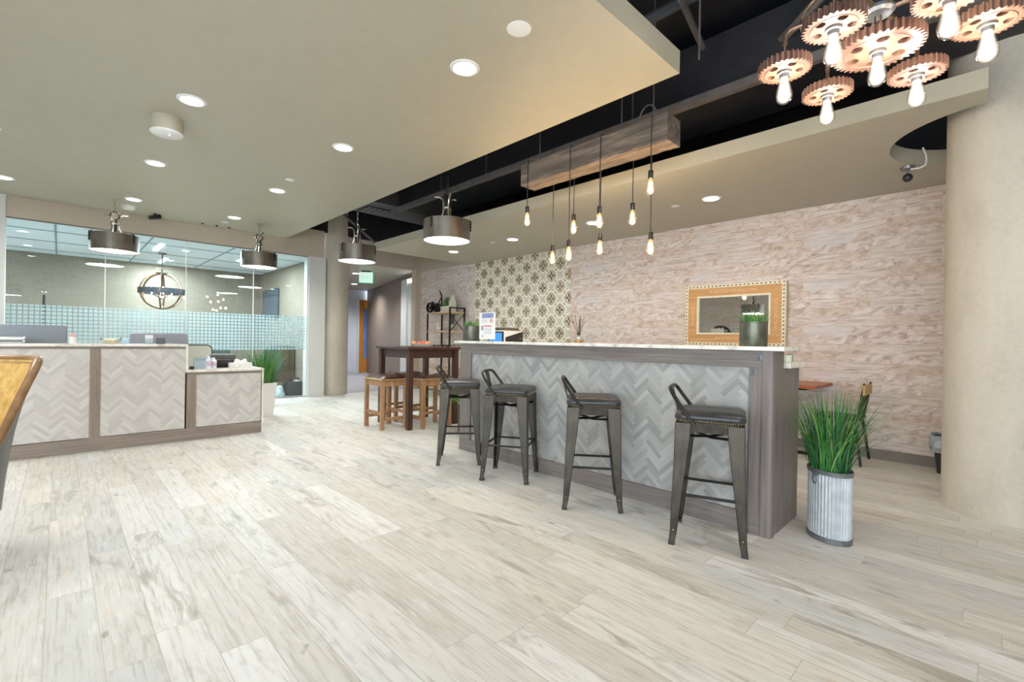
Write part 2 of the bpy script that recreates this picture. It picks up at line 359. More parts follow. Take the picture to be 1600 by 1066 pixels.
# ------------------------------------------------------------------ mesh builder
class MB:
    def __init__(s): s.v = []; s.f = []; s.m = []; s.mi = 0
    def mat(s, i): s.mi = i; return s
    def add(s, vs, fs):
        o = len(s.v); s.v += [tuple(v) for v in vs]
        for f in fs: s.f.append([i + o for i in f]); s.m.append(s.mi)
        return s
    def box(s, a, b, mtx=None):
        (x0, y0, z0), (x1, y1, z1) = a, b
        vs = [(x, y, z) for z in (z0, z1) for y in (y0, y1) for x in (x0, x1)]
        if mtx: vs = [mtx @ Vector(v) for v in vs]
        return s.add(vs, [(0, 2, 3, 1), (4, 5, 7, 6), (0, 1, 5, 4), (1, 3, 7, 5), (3, 2, 6, 7), (2, 0, 4, 6)])
    def bar(s, p, q, w, h, up=(0, 0, 1)):
        p, q = Vector(p), Vector(q); d = (q - p).normalized(); u = Vector(up)
        if abs(d.dot(u)) > .99: u = Vector((1, 0, 0))
        r = d.cross(u).normalized(); u = r.cross(d); c = []
        for e in (p, q):
            for a, b in ((-1, -1), (1, -1), (1, 1), (-1, 1)): c.append(e + r * a * w / 2 + u * b * h / 2)
        return s.add(c, [(3, 2, 1, 0), (4, 5, 6, 7), (0, 1, 5, 4), (1, 2, 6, 5), (2, 3, 7, 6), (3, 0, 4, 7)])
    def loft(s, rings, caps=True, closed=True):
        n = len(rings[0]); vs = [p for r in rings for p in r]; fs = []
        for k in range(len(rings) - 1):
            for i in range(n if closed else n - 1):
                j = (i + 1) % n; fs.append((k * n + i, k * n + j, (k + 1) * n + j, (k + 1) * n + i))
        if caps:
            fs.append(tuple(range(n - 1, -1, -1))); fs.append(tuple((len(rings) - 1) * n + i for i in range(n)))
        return s.add(vs, fs)
    def lathe(s, prof, c=(0, 0), n=32, sx=1, sy=1, caps=False, rot=0):
        rings = [[(c[0] + r * sx * math.cos(t) * math.cos(rot) - r * sy * math.sin(t) * math.sin(rot),
                   c[1] + r * sx * math.cos(t) * math.sin(rot) + r * sy * math.sin(t) * math.cos(rot), z)
                  for t in (2 * PI * i / n for i in range(n))] for r, z in prof]
        return s.loft(rings, caps)
    def cyl(s, c, r, z0, z1, n=24): return s.lathe([(r, z0), (r, z1)], c, n, caps=True)
    def tube(s, pts, r, n=8, closed=False, caps=True):
        P = [Vector(p) for p in pts]; rings = []; pn = None
        for i, p in enumerate(P):
            if closed: d = P[(i + 1) % len(P)] - P[i - 1]
            else: d = P[min(i + 1, len(P) - 1)] - P[max(i - 1, 0)]
            d.normalize()
            if pn is None:
                a = Vector((0, 0, 1)) if abs(d.z) < .9 else Vector((1, 0, 0)); pn = d.cross(a).normalized()
            else:
                pn = pn - d * pn.dot(d)
                if pn.length < 1e-6: pn = d.orthogonal()
                pn.normalize()
            b = d.cross(pn); rr = r[i] if isinstance(r, (list, tuple)) else r
            rings.append([p + (pn * math.cos(2 * PI * k / n) + b * math.sin(2 * PI * k / n)) * rr for k in range(n)])
        if closed: rings.append(rings[0]); return s.loft(rings, False)
        return s.loft(rings, caps)
    def sphere(s, c, r, n=16, m=10, sx=1, sy=1, sz=1):
        pr = [(max(1e-4, math.sin(PI * i / m)), -math.cos(PI * i / m)) for i in range(m + 1)]
        rings = [[(c[0] + r * sx * q * math.cos(2 * PI * k / n), c[1] + r * sy * q * math.sin(2 * PI * k / n), c[2] + r * sz * zz) for k in range(n)] for q, zz in pr]
        return s.loft(rings, True)
    def prism(s, poly, ax, a, b):
        """poly of 2-D points extruded along axis ax from a to b (remaining axes in order)"""
        def P(p, t): q = list(p); q.insert(ax, t); return tuple(q)
        return s.loft([[P(p, a) for p in poly], [P(p, b) for p in poly]])
    def build(s, name, mats, parent=None, smooth=False, bevel=0, loc=None, seg=2, sub=0):
        me = bpy.data.meshes.new(name); me.from_pydata(s.v, [], s.f)
        mats = mats if isinstance(mats, (list, tuple)) else [mats]
        for m in mats: me.materials.append(m)
        for p, i in zip(me.polygons, s.m): p.material_index = i
        bm = bmesh.new(); bm.from_mesh(me); bmesh.ops.remove_doubles(bm, verts=bm.verts, dist=1e-6)
        bmesh.ops.recalc_face_normals(bm, faces=bm.faces); bm.to_mesh(me); bm.free()
        if smooth:
            me.shade_smooth() if hasattr(me, 'shade_smooth') else [setattr(p, 'use_smooth', True) for p in me.polygons]
        o = bpy.data.objects.new(name, me); C.objects.link(o)
        if parent: o.parent = parent
        if loc: o.location = loc
        if bevel:
            b = o.modifiers.new('bevel', 'BEVEL'); b.width = bevel; b.segments = seg; b.limit_method = 'ANGLE'; b.angle_limit = .7
        if sub: q = o.modifiers.new('sub', 'SUBSURF'); q.levels = q.render_levels = sub
        if smooth:
            try: me.set_sharp_from_angle(angle=.7)
            except Exception: pass
        return o
def tag(o, label=None, cat=None, group=None, kind=None):
    for k, v in (('label', label), ('category', cat), ('group', group), ('kind', kind)):
        if v: o[k] = v
    return o
def thing(name, label, cat, loc=(0, 0, 0), rz=0, group=None):
    o = bpy.data.objects.new(name, None); C.objects.link(o); o.location = loc; o.rotation_euler.z = rz; o.empty_display_size = .1
    return tag(o, label, cat, group)
def copy_tree(o, parent=None):
    c = o.copy(); C.objects.link(c)
    if parent: c.parent = parent
    for ch in list(o.children): copy_tree(ch, c)
    return c
def struct(name, mb, m, **k): return tag(mb.build(name, m, **k), kind='structure')
def rrect(cx, cy, hx, hy, r, n=5):
    out = []
    for sx, sy, a0 in ((1, 1, 0), (-1, 1, 90), (-1, -1, 180), (1, -1, 270)):
        for i in range(n + 1):
            a = math.radians(a0 + 90 * i / n); out.append((cx + sx * (hx - r) + r * math.cos(a), cy + sy * (hy - r) + r * math.sin(a)))
    return out
def text(body, size, m, parent, mtx, name='lettering', ext=.0006):
    cu = bpy.data.curves.new(name, 'FONT'); cu.body = body; cu.size = size; cu.extrude = ext; cu.align_x = 'CENTER'; cu.align_y = 'CENTER'
    cu.materials.append(m); t = bpy.data.objects.new(name, cu); C.objects.link(t)
    dg = bpy.context.evaluated_depsgraph_get(); me = bpy.data.meshes.new_from_object(t.evaluated_get(dg)); bpy.data.objects.remove(t)
    me.materials.clear(); me.materials.append(m)
    o = bpy.data.objects.new(name, me); C.objects.link(o); o.parent = parent; o.matrix_local = mtx; return o

# ================================================================== SETTING
struct('floor', MB().box((-4.5, -4.1, -.12), (6.45, 9.69, 0)), m_floor)
struct('floor_office', MB().box((-4.5, 9.69, -.12), (4.05, 13.6, 0)), m_ofloor)
struct('floor_corridor', MB().box((4.05, 9.69, -.12), (8.6, 15.5, 0)), m_carpet)
struct('ceiling', MB().box((-4.5, 1.563, 3.1), (3.121, 9.52, 3.26)), m_ceil)
# right-hand soffit with a round cut-out about the big column
RC = (4.92, -.06); CR = .67
def soffit():
    x0, x1, y0, y1, z0, z1 = 4.09, 6.25, .04, 7.845, 2.8, 2.93; cx, cy = 4.99, -.05
    a0 = math.atan2(y0 - cy, -math.sqrt(CR ** 2 - (y0 - cy) ** 2)); a1 = math.atan2(y0 - cy, math.sqrt(CR ** 2 - (y0 - cy) ** 2))
    arc = [(cx + CR * math.cos(a0 + (a1 - a0) * i / 40), cy + CR * math.sin(a0 + (a1 - a0) * i / 40)) for i in range(41)]
    bot = []
    poly = [(x0, y0)] + arc + [(x1, y0), (x1, y1), (x0, y1)]
    mb = MB(); mb.prism(poly, 2, z0, z1); return mb
struct('ceiling_soffit', soffit(), m_ceil)
struct('ceiling_deck', MB().box((-4.5, -4.1, 4.0), (6.45, 9.9, 4.12)), m_black)
struct('ceiling_office', MB().box((-4.5, 9.7, 2.815), (3.77, 13.5, 2.9)), m_ctile)
struct('ceiling_corridor', MB().box((4.0, 9.84, 2.83), (8.6, 15.5, 2.95)), m_ceil)
struct('wall_right', MB().box((6.25, -4.1, 0), (6.4, 9.69, 2.815)), m_stone)
struct('wall_right_upper', MB().box((6.25, -4.1, 2.815), (6.4, 7.84, 4.0)), m_black)
struct('wall_right_band', MB().box((6.25, 7.845, 2.815), (6.4, 9.69, 3.4)), m_wallpaint)
struct('wall_right_top', MB().box((6.25, 7.845, 3.4), (6.4, 9.69, 4.0)), m_black)
struct('trim_1', MB().box((6.11, 9.66, 0), (6.25, 9.82, 2.83)), m_wallpaint, bevel=.004)
struct('wall_back', MB().box((3.9, 9.69, 2.83), (6.4, 9.84, 3.36)), m_wallpaint)
struct('wall_back_header', MB().box((-.55, 9.53, 2.815), (3.87, 9.68, 3.36)), m_wallpaint)
struct('wall_back_upper', MB().box((-4.5, 9.62, 3.36), (6.4, 9.75, 4.0)), m_black)
struct('wall_back_left', MB().box((-4.5, 9.50, 0), (-.551, 9.68, 3.1)), m_whitewall)
struct('wall_back_pier', MB().box((3.572, 9.53, 0), (3.90, 9.80, 2.815)), m_whitewall)
struct('wall_office_back', MB().box((-4.5, 13.42, 0), (3.77, 13.55, 2.9)), m_olive)
struct('wall_office_right', MB().box((3.77, 9.80, 0), (3.9, 13.55, 2.9)), m_olive)
struct('wall_office_left', MB().box((-4.6, 9.68, 0), (-4.5, 13.55, 2.9)), m_olive)
A_, B_ = Vector((7.635, 15.11, 0)), Vector((6.215, 9.82, 0)); dd = (A_ - B_).normalized(); nn = Vector((dd.y, -dd.x, 0))
def slab(p, q, th, z0, z1):
    a, b = p + nn * th, q + nn * th
    return MB().prism([(p.x, p.y), (q.x, q.y), (b.x, b.y), (a.x, a.y)], 2, z0, z1)
P1 = B_ + dd * .62; P0 = B_ + dd * 1.13
struct('wall_corridor_right', slab(P0, A_, .12, 0, 2.83), m_greywall)
struct('wall_corridor_lintel', slab(B_, P0, .12, 2.72, 2.83), m_greywall)
struct('wall_corridor_end', MB().box((4.0, 15.2, 0), (8.6, 15.35, 2.95)), m_lav)
struct('wall_corridor_left', MB().box((3.9, 9.84, 0), (4.05, 15.3, 2.95)), m_lav)
struct('trim_2', MB().box((4.05, 15.17, 2.50), (7.6, 15.2, 2.54)).box((4.05, 15.17, .0), (7.3, 15.2, .12)), m_lav)
# white door leaf and casing in the angled corridor wall
d1 = struct('door_1', slab(B_ + dd * .02, P1, .045, .01, 2.6), m_whitewall)
dm = MB().tube([B_ + dd * .09 + nn * -.0 + Vector((0, 0, 1.66)), B_ + dd * .09 - nn * .05 + Vector((0, 0, 1.66)), B_ + dd * .09 - nn * .05 + Vector((0, 0, 1.78)), B_ + dd * .09 + Vector((0, 0, 1.78))], .012)
dm.build('door_handle', m_nickel, d1)
mb = MB(); 
for a, b in ((P1, P0),): 
    p, q = a - nn * .03, b - nn * .03
    e, f_ = a + nn * .12, b + nn * .12
    mb.prism([(p.x, p.y), (q.x, q.y), (f_.x, f_.y), (e.x, e.y)], 2, 0, 2.72)
struct('trim_3', mb, m_whitewall)
d2 = struct('door_2', MB().box((7.36, 15.12, 0), (8.2, 15.19, 2.5)), m_odoor)
MB().box((7.30, 15.10, 0), (7.36, 15.2, 2.56)).build('door_frame', m_whitewall, d2)
MB().box((7.52, 15.10, .5), (7.66, 15.125, 2.2)).build('window_pane', mat('blue_glass', (110, 140, 190), .2, fn=speckle((110, 140, 190), 8, 4)), d2)
struct('baseboard_right', MB().box((6.235, -4.0, 0), (6.25, 9.66, .105)), m_base)
# room behind the camera: daylight glazing
def glazing(name, n, ax):
    mb = MB()
    if ax == 1:
        y = -4.0; L0, L1 = -4.45, -1.35
        for i in range(4):
            x = L0 + (L1 - L0) * i / 3; mb.box((x - .04, y - .05, 0), (x + .04, y + .05, 2.2))
        mb.box((L0, y - .05, 0), (L1, y + .05, .25)).box((L0, y - .05, 2.15), (L1, y + .05, 2.25))
    else:
        x = -4.45; 
        for i in range(6):
            y = -3.9 + 5.7 * i / 5; mb.box((x - .05, y - .04, 0), (x + .05, y + .04, 2.2))
        mb.box((x - .05, -3.95, 0), (x + .05, 1.8, .25)).box((x - .05, -3.95, 2.15), (x + .05, 1.8, 2.25))
    struct(name, mb, m_whitewall)
glazing('window_5', 8, 1); glazing('window_6', 5, 0)
struct('wall_front', MB().box((-4.5, -4.15, 2.25), (-1.35, -4.0, 4)).box((-1.35, -4.15, 0), (6.25, -4.0, 4)), m_wallpaint)
struct('wall_left_upper', MB().box((-4.6, -4.1, 2.25), (-4.45, 1.8, 4)), m_wallpaint)
struct('wall_left', MB().box((-4.6, 1.8, 0), (-4.45, 9.6, 4.0)), m_stone)
# concrete columns
struct('pillar_right', MB().lathe([(.33, -.02), (.33, 4.05)], RC, 72, caps=True), m_conc, smooth=True)
struct('pillar_left', MB().lathe([(.33, -.02), (.33, 4.05)], (4.185, 9.87), 64, caps=True), m_conc, smooth=True)

# ---- glass partition: four panes with a frosted square-pattern band
px = [-.55, .50, 1.54, 2.58, 3.571]
for i in range(4):
    a, b = px[i] + .004, px[i + 1] - .004
    g = struct('window_%d' % (i + 1), MB().box((a, 9.584, .02), (b, 9.596, 2.812)), m_glass)
    MB().add([(a, 9.578, .938), (b, 9.578, .938), (b, 9.578, 1.602), (a, 9.578, 1.602)], [(0, 1, 2, 3)]).build('frosted_film', m_film, g)
    fr = MB().box((b - .002, 9.582, .02), (b + .009, 9.598, 2.812)) if i < 3 else MB().box((b - .02, 9.57, 0), (b + .004, 9.61, 2.812))
    fr.build('window_joint', m_whitewall, g)
struct('trim_4', MB().box((-.55, 9.56, 0), (3.572, 9.62, .02)), m_nickel)
struct('trim_5', MB().box((-.55, 9.568, 2.80), (3.572, 9.612, 2.818)), m_base)

# ---- patterned tile panel behind the bar
tp = MB().box((6.238, 5.02, .95), (6.2498, 7.56, 2.799)).build('tile_panel', m_tile)
tag(tp, 'cream and brown patterned encaustic tile panel on the stone wall behind the bar', 'tile panel')

# ================================================================== PLENUM
t = thing('air_duct', 'dark painted rectangular duct crossing above the drum lamps with a slotted grille', 'duct', (4.0, 7.2, 3.35))
MB().box((-.84, -.40, 0), (1.9, .36, .42)).build('duct_body', m_duct, t)
mb = MB().box((-.42, -.12, -.012), (-.02, .24, -.001)); mb.build('grille', m_black, t)
mb = MB()
for i in range(4): mb.box((-.40 + i * .1, -.10, -.018), (-.36 + i * .1, .22, -.012))
mb.build('grille_slat', m_strut, t)
t = thing('ceiling_duct', 'long black duct running above the bar behind the wooden beam', 'duct', (4.15, 2.6, 3.3))
MB().box((-.2, -3.4, 0), (.5, 4.15, .5)).build('duct_body', m_black, t)
MB().box((-.26, -3.4, -.05), (-.2, 4.15, .02)).build('strut_channel', m_strut, t)
def pipe(name, label, pts, r, m):
    return tag(MB().tube(pts, r).build(name, m, smooth=True), label, 'pipe')
pipe('ceiling_pipe', 'thin dark pipe crossing the black ceiling above the near corner of the dropped ceiling', [(2.55, -1, 3.75), (2.55, 1.5, 3.75), (4.6, 1.9, 3.75)], .03, m_strut)
pipe('ceiling_pipe', 'dark diagonal pipe near the left column above the soffit corner', [(3.3, 7.9, 3.5), (5.2, 9.55, 3.18)], .03, m_duct)
pipe('ceiling_pipe', 'dark pipe running along the black ceiling beside the dropped ceiling', [(3.45, 1, 3.85), (3.45, 6.8, 3.85)], .045, m_duct)
pipe('ceiling_pipe', 'dark horizontal pipe above the gear chandelier', [(2.0, -.9, 3.55), (4.3, 1.5, 3.55)], .035, m_strut)
for i, (x, y, lb) in enumerate(((3.33, 1.52, 'thin hanging rod at the near corner of the dropped ceiling'), (3.95, 2.45, 'thin hanging rod behind the near end of the wooden beam'),
                (3.95, 4.6, 'thin hanging rod left of the wooden beam'), (3.95, 5.6, 'thin hanging rod above the nearest drum lamp'))):
    tag(MB().cyl((x, y), .008, 3.27, 4.0, 8).build('hanging_rod', m_strut), lb, 'rod', 'threaded rods in the black ceiling')
# ---- small ceiling fittings
def downlight(x, y, z, label, group, power=DOWN_W, col=(1, .985, .96), scale=1.0):
    t = thing('downlight', label, 'ceiling light', (x, y, z), 0, group)
    MB().lathe([(.078 * scale, -.002), (.08 * scale, -.008), (.1 * scale, -.006), (.104 * scale, 0)], n=32).build('trim_ring', m_white, t, smooth=True)
    MB().lathe([(.001, -.004), (.078 * scale, -.004)], n=32).build('lens', m_lens, t)
    light('SPOT', (0, 0, -.02), power, col, parent=t, spot_size=math.radians(150), spot_blend=.7, shadow_soft_size=.07)
    return t
G1 = 'recessed downlights in the dropped ceiling'
lab = {(2.017, 2.597): 'largest round downlight near the right corner of the dropped ceiling', (2.017, 4.547): 'round downlight in the middle right row of the dropped ceiling, second from the near end',
       (2.017, 6.51): 'round downlight third from the near end of the right row on the dropped ceiling', (2.0, 8.51): 'farthest downlight of the right row, just before the glass wall between two drum lamps',
       (.75, 4.54): 'round downlight left of centre on the dropped ceiling, in front of the cylinder speaker', (.745, 6.487): 'round downlight just behind the cylinder ceiling speaker',
       (.73, 8.45): 'farthest downlight of the left row, above the left drum lamp', (-.514, 8.474): 'downlight cut by the left edge of the photo'}
for x in (2.017, .75, -.514, -1.8, -3.1):
    for y in (2.597, 4.54, 6.5, 8.48):
        k = min(lab, key=lambda q: (q[0] - x) ** 2 + (q[1] - y) ** 2)
        if (k[0] - x) ** 2 + (k[1] - y) ** 2 < .02: downlight(k[0], k[1], 3.1, lab[k], G1)
        elif x > -2 : downlight(x, y, 3.1, 'downlight of the dropped ceiling beyond the left side of the photo', G1)
for y, lb in ((2.187, 'soffit downlight at right, nearest the gear chandelier'), (3.77, 'soffit downlight partly behind a hanging bulb'), (5.332, 'soffit downlight above the tile panel, right of the drum lamp'), (6.88, 'soffit downlight just under the nearest drum lamp')):
    downlight(5.15, y, 2.8, lb, 'recessed downlights in the bar soffit', DOWN_W * .8, (1, .95, .88))
for x, y in ((.6, -1.3), (2.6, -1.7), (4.6, -2.3)): downlight(x, y, 4.0, 'unseen downlight added to the black ceiling behind the viewer for fill light', 'added fill downlights in the black ceiling', 45, (1, .95, .87))  # invented lamps out of view, added to brighten the right-hand floor and column
downlight(5.38, 11.27, 2.83, 'small downlight in the corridor ceiling beside the exit sign', None, 110, (1, .98, .95))
downlight(6.4, 13.5, 2.83, 'downlight deep in the corridor', None, 170, (.95, .97, 1))
def disc(name, x, y, z, r, h, label, cat, m=m_white):
    return tag(MB().lathe([(.001, z - h), (r * .8, z - h), (r, z - h * .5), (r, z)], (x, y), 28).build(name, m, smooth=True), label, cat)
disc('ceiling_cover', 1.993, 2.037, 3.1, .075, .006, 'round white cover plate near the largest downlight', 'cover plate')
disc('sprinkler_cover', 1.984, 5.952, 3.1, .05, .008, 'small round sprinkler cover in the middle of the dropped ceiling', 'sprinkler cover')
disc('smoke_detector', .717, 8.948, 3.1, .085, .05, 'round white smoke detector above the left drum lamp', 'smoke detector')
disc('sprinkler_cover', 1.971, 8.961, 3.1, .05, .008, 'small sprinkler cover beside the farthest downlight', 'sprinkler cover')
disc('sprinkler_cover', 5.157, 2.61, 2.8, .045, .008, 'small round sprinkler cover on the soffit near the rightmost soffit downlight', 'sprinkler cover')
disc('sprinkler_cover', 5.095, 5.743, 2.8, .04, .008, 'small sprinkler cover on the soffit right of the nearest drum lamp', 'sprinkler cover')
t = thing('ceiling_speaker', 'cylinder-shaped ceiling fixture with a white face on the dropped ceiling', 'ceiling speaker', (.66, 5.08, 3.1))
MB().lathe([(.12, -.13), (.12, 0)], n=36, caps=True).build('housing', m_ceil, t, smooth=True)
MB().lathe([(.001, -.142), (.11, -.142), (.122, -.132), (.122, -.125)], n=36).build('face_plate', m_white, t, smooth=True)
MB().lathe([(.001, -.158), (.016, -.158), (.02, -.142)], (.02, -.02), 14).build('sensor_tip', m_white, t, smooth=True)
t = thing('spot_fixture', 'short black cylinder fixture under the dropped ceiling near the glass', 'fixture', (1.06, 9.2, 3.1))
MB().cyl((0, 0), .02, -.03, 0, 10).build('mount', m_dkplastic, t)
MB().tube([(-.07, -.03, -.08), (.07, .03, -.03)], .035, 14).build('head', m_dkplastic, t, smooth=True)
for i, (x, y) in enumerate(((1.72, 9.35), (1.93, 9.35), (2.12, 9.35), (2.66, 9.35))):
    tag(MB().cyl((x, y), .018, 3.085, 3.1, 10).build('ceiling_stud', m_dkplastic), 'tiny dark stud, %s of the row along the ceiling edge by the glass' % ('leftmost', 'second', 'third', 'rightmost')[i], 'stud', 'dark studs along the ceiling edge')
t = thing('security_camera', 'small dark camera hanging from the soffit near the big column with a white cable', 'camera', (5.42, .55, 2.8))
MB().lathe([(.05, -.02), (.055, 0)], n=20, caps=True).build('mount_plate', m_zincD, t, smooth=True)
MB().cyl((0, 0), .01, -.07, -.02, 10).build('stem', m_zincD, t)
MB().sphere((0, 0, -.095), .038).build('camera_ball', m_dkplastic, t, smooth=True)
MB().tube([(0, -.02, -.022), (0, -.08, -.028), (.0, -.118, -.012), (.0, -.125, .03), (-.005, -.12, .08), (-.02, -.10, .14)], .008).build('cable', m_white, t, smooth=True)

# exit sign
t = thing('exit_sign', 'green edged exit sign hanging from the corridor ceiling', 'exit sign', (5.33, 10.62, 2.83), math.radians(-26))
MB().box((-.11, -.02, -.035), (.11, .02, 0)).build('canopy', m_dkplastic, t)
MB().box((-.16, -.004, -.29), (.16, .004, -.035)).build('panel', m_exit, t)
mb = MB(); mb.box((-.165, -.006, -.30), (.165, .006, -.285)).box((-.165, -.006, -.3), (-.158, .006, -.03)).box((.15, -.006, -.3), (.166, .006, -.03)); mb.build('edge_trim', m_grn, t)
text('EXIT', .12, mat('exit_letter', (168, 226, 200), .3, emit=(150, 225, 190), estr=.3), t, Matrix.Translation((0, -.0055, -.165)) @ Matrix.Rotation(PI / 2, 4, 'X'))

# ================================================================== DRUM PENDANTS
def drum(x, y, top, label, ZB=2.36):
    t = thing('drum_pendant', label, 'pendant lamp', (x, y, ZB), 0, 'brushed steel drum pendant lamps')
    R = .275; H = .235
    MB().lathe([(R - .006, .003), (R, 0), (R, H), (R - .01, H + .004), (.05, H + .012), (.05, H + .008), (R - .012, H), (R - .006, .003)], n=64).build('drum_shade', m_drum, t, smooth=True)
    d = MB().lathe([(.001, .012), (R - .006, .012)], n=48).build('diffuser', m_drumlens, t)
    light('AREA', (0, 0, .004), DRUM_W, (1, .96, .90), parent=t, shape='DISK', size=.5)
    for k in range(3):
        a = 2.3 + k * 2 * PI / 3; c, s_ = math.cos(a), math.sin(a)
        pts = [(.10 * c, .10 * s_, H + .008), (.075 * c, .075 * s_, H + .05), (.05 * c, .05 * s_, H + .10), (.045 * c, .045 * s_, H + .2), (.055 * c, .055 * s_, H + .26), (.09 * c, .09 * s_, H + .29), (.15 * c, .15 * s_, H + .295)]
        MB().tube(pts, .010).build('bracket_arm', m_nickel, t, smooth=True)
    MB().cyl((0, 0), .05, H + .145, H + .165, 20).build('clamp', m_nickel, t, smooth=True)
    MB().cyl((0, 0), .025, H, H + .22, 14).build('stem', m_gunD, t, smooth=True)
    MB().tube([(.05 * math.cos(i * PI / 12), 0, H + .275 + .055 * math.sin(i * PI / 12)) for i in range(24)], .008, closed=True).build('ring', m_gunD, t, smooth=True)
    for k in range(3):
        a = 1.3 + k * 2 * PI / 3
        mb = MB()
        for zz in (.13, .17, .2): mb.sphere((R * math.cos(a) * 1.02, R * math.sin(a) * 1.02, zz), .012, 8, 6)
        mb.tube([(R * 1.01 * math.cos(a), R * 1.01 * math.sin(a), .12), (R * 1.02 * math.cos(a), R * 1.02 * math.sin(a), H + .005), (R * .9 * math.cos(a), R * .9 * math.sin(a), H + .02)], .008, 6)
        mb.build('rivet_clip', m_gunD, t, smooth=True)
    z0 = H + .33; L = top - ZB - z0; n = max(2, int(L / .042)); mb = MB()
    for i in range(n):
        zc = z0 + L * (i + .5) / n; h = L / n * .72
        c, s_ = (1, 0) if i % 2 else (0, 1)
        mb.tube([(.011 * math.cos(q) * c, .011 * math.cos(q) * s_, zc + h * math.sin(q)) for q in (2 * PI * j / 10 for j in range(10))], .0035, 5, closed=True)
    mb.build('chain', m_gunD if top > 3.5 else m_nickel, t, smooth=True)
    MB().cyl((0, 0), .04, top - ZB - .02, top - ZB, 16).build('canopy', m_black if top > 3.5 else m_ceil, t)
drum(.546, 8.66, 3.1, 'leftmost steel drum pendant in front of the glass wall')
drum(2.41, 8.66, 3.1, 'steel drum pendant in front of the glass wall, beside the left column')
drum(3.26, 6.80, 3.349, 'steel drum pendant over the aisle in front of the left column')
drum(3.29, 4.53, 4.0, 'nearest and largest steel drum pendant, hanging on a long chain left of the wooden beam')

drum(-.85, 4.45, 3.1, 'steel drum pendant over the seating at left, seen only in the wall mirror', 2.0)

# ================================================================== BEAM PENDANT
def bulb(parent, m_fil, power, col, z=0, sc=1.0, base=True, x=0, y=0):
    """ST64 bulb with its glass centre at z; hangs from z+.1"""
    if base: MB().lathe([(.001, z + .125), (.013, z + .125), (.02, z + .118), (.021, z + .06), (.018, z + .055)], (x, y), 16).build('socket', m_gunD, parent, smooth=True)
    pr = [(.001, -.062), (.014, -.06), (.026, -.05), (.032, -.034), (.032, -.018), (.028, .004), (.022, .03), (.017, .05), (.015, .062)]
    MB().lathe([(r * sc, z + h * sc) for r, h in pr], (x, y), 20).build('bulb_glass', m_bulbw if m_fil is m_filw else m_bulbc, parent, smooth=True)
    mb = MB()
    for k in range(5):
        a = 2 * PI * k / 5; mb.tube([(x + .012 * math.cos(a), y + .012 * math.sin(a), z + .03), (x + .009 * math.cos(a + .5), y + .009 * math.sin(a + .5), z - .035)], .0022, 5)
    mb.build('filament', m_fil, parent)
    light('POINT', (x, y, z - .02), power, col, parent=parent, shadow_soft_size=.025)
t = thing('beam_chandelier', 'weathered timber beam lamp with nine bare bulbs on dark cords over the bar', 'pendant lamp')
rb = random.Random(3)
mb = MB(); rings = []
for i in range(25):
    y = 1.77 + (3.36 - 1.77) * i / 24; e = .004
    pts = rrect(3.455, 2.876, .107, .107, .012, 2)
    rings.append([(px_ + rb.uniform(-e, e), y, pz + rb.uniform(-e, e)) for px_, pz in pts])
mb.loft(rings); mb.build('beam', m_beam, t)
fx, bx = 3.335, 3.572
for k, (x, y, z) in enumerate(((fx, 3.25, 2.424), (fx, 2.713, 2.015), (fx, 2.379, 2.258), (fx, 1.897, 2.446), (bx, 3.115, 2.057), (bx, 2.85, 2.323), (bx, 2.539, 2.082), (bx, 2.201, 2.30), (bx, 2.024, 2.02))):
    sx = 1 if x == fx else -1
    pts = [(x, y, z + .12), (x + .002, y + .002, z + .25), (x - sx * .001, y, 2.7), (x, y, 2.95), (x + sx * .006, y, 2.99), (x + sx * .04, y, 2.992), (x + sx * .12, y, 2.990)]
    c = MB().tube(pts, .0042, 6).build('cord', m_dkplastic, t, smooth=True)
    bulb(c, m_filw, BULB_W, (1, .72, .42), z - .012, 1.2, x=x, y=y)
for y in (1.95, 2.25, 3.2):
    MB().tube([(3.455, y, 2.98), (3.455, y, 4.0)], .006, 6).build('hanger_chain', m_strut, t)
MB().tube([(3.455, 2.0 + .09 * math.cos(a), 2.99 + .16 * math.sin(a)) for a in (PI * i / 14 for i in range(15))], .006, 6).build('handle_loop', m_strut, t, smooth=True)

# ================================================================== GEAR CHANDELIER
t = thing('gear_chandelier', 'chandelier of seven copper gears with bright bare bulbs in the top right', 'chandelier', (2.64, .38, 0))
def gear_mesh(R, teeth, nh, rh, hd):
    """flat gear with through holes, local z from 0 to .03"""
    N = teeth * 6; outer = []
    for i in range(N):
        ph = (i % 6); r = (R * .97, R, R * .965, R * .89, R * .88, R * .90)[ph]
        a = 2 * PI * i / N; outer.append((r * math.cos(a), r * math.sin(a)))
    bm = bmesh.new(); loops = [outer] + [[(hd * math.cos(h) + rh * math.cos(q), hd * math.sin(h) + rh * math.sin(q)) for q in (2 * PI * k / 14 for k in range(14))] for h in (2 * PI * j / nh for j in range(nh))]
    allv = []
    for lp in loops:
        vs = [bm.verts.new((x, y, 0)) for x, y in lp]; allv.append(vs)
        for i in range(len(vs)): bm.edges.new((vs[i], vs[(i + 1) % len(vs)]))
    bmesh.ops.triangle_fill(bm, use_beauty=True, use_dissolve=False, edges=bm.edges[:])
    # drop triangles filled into the holes
    for f in [f for f in bm.faces if any(math.hypot(f.calc_center_median().x - hd * math.cos(2 * PI * j / nh), f.calc_center_median().y - hd * math.sin(2 * PI * j / nh)) < rh * .9 for j in range(nh))]: bm.faces.remove(f)
    r = bmesh.ops.extrude_face_region(bm, geom=bm.faces[:])
    bmesh.ops.translate(bm, verts=[v for v in r['geom'] if isinstance(v, bmesh.types.BMVert)], vec=(0, 0, .042))
    bmesh.ops.recalc_face_normals(bm, faces=bm.faces)
    me = bpy.data.meshes.new('gear'); bm.to_mesh(me); bm.free(); me.materials.append(m_copper); return me
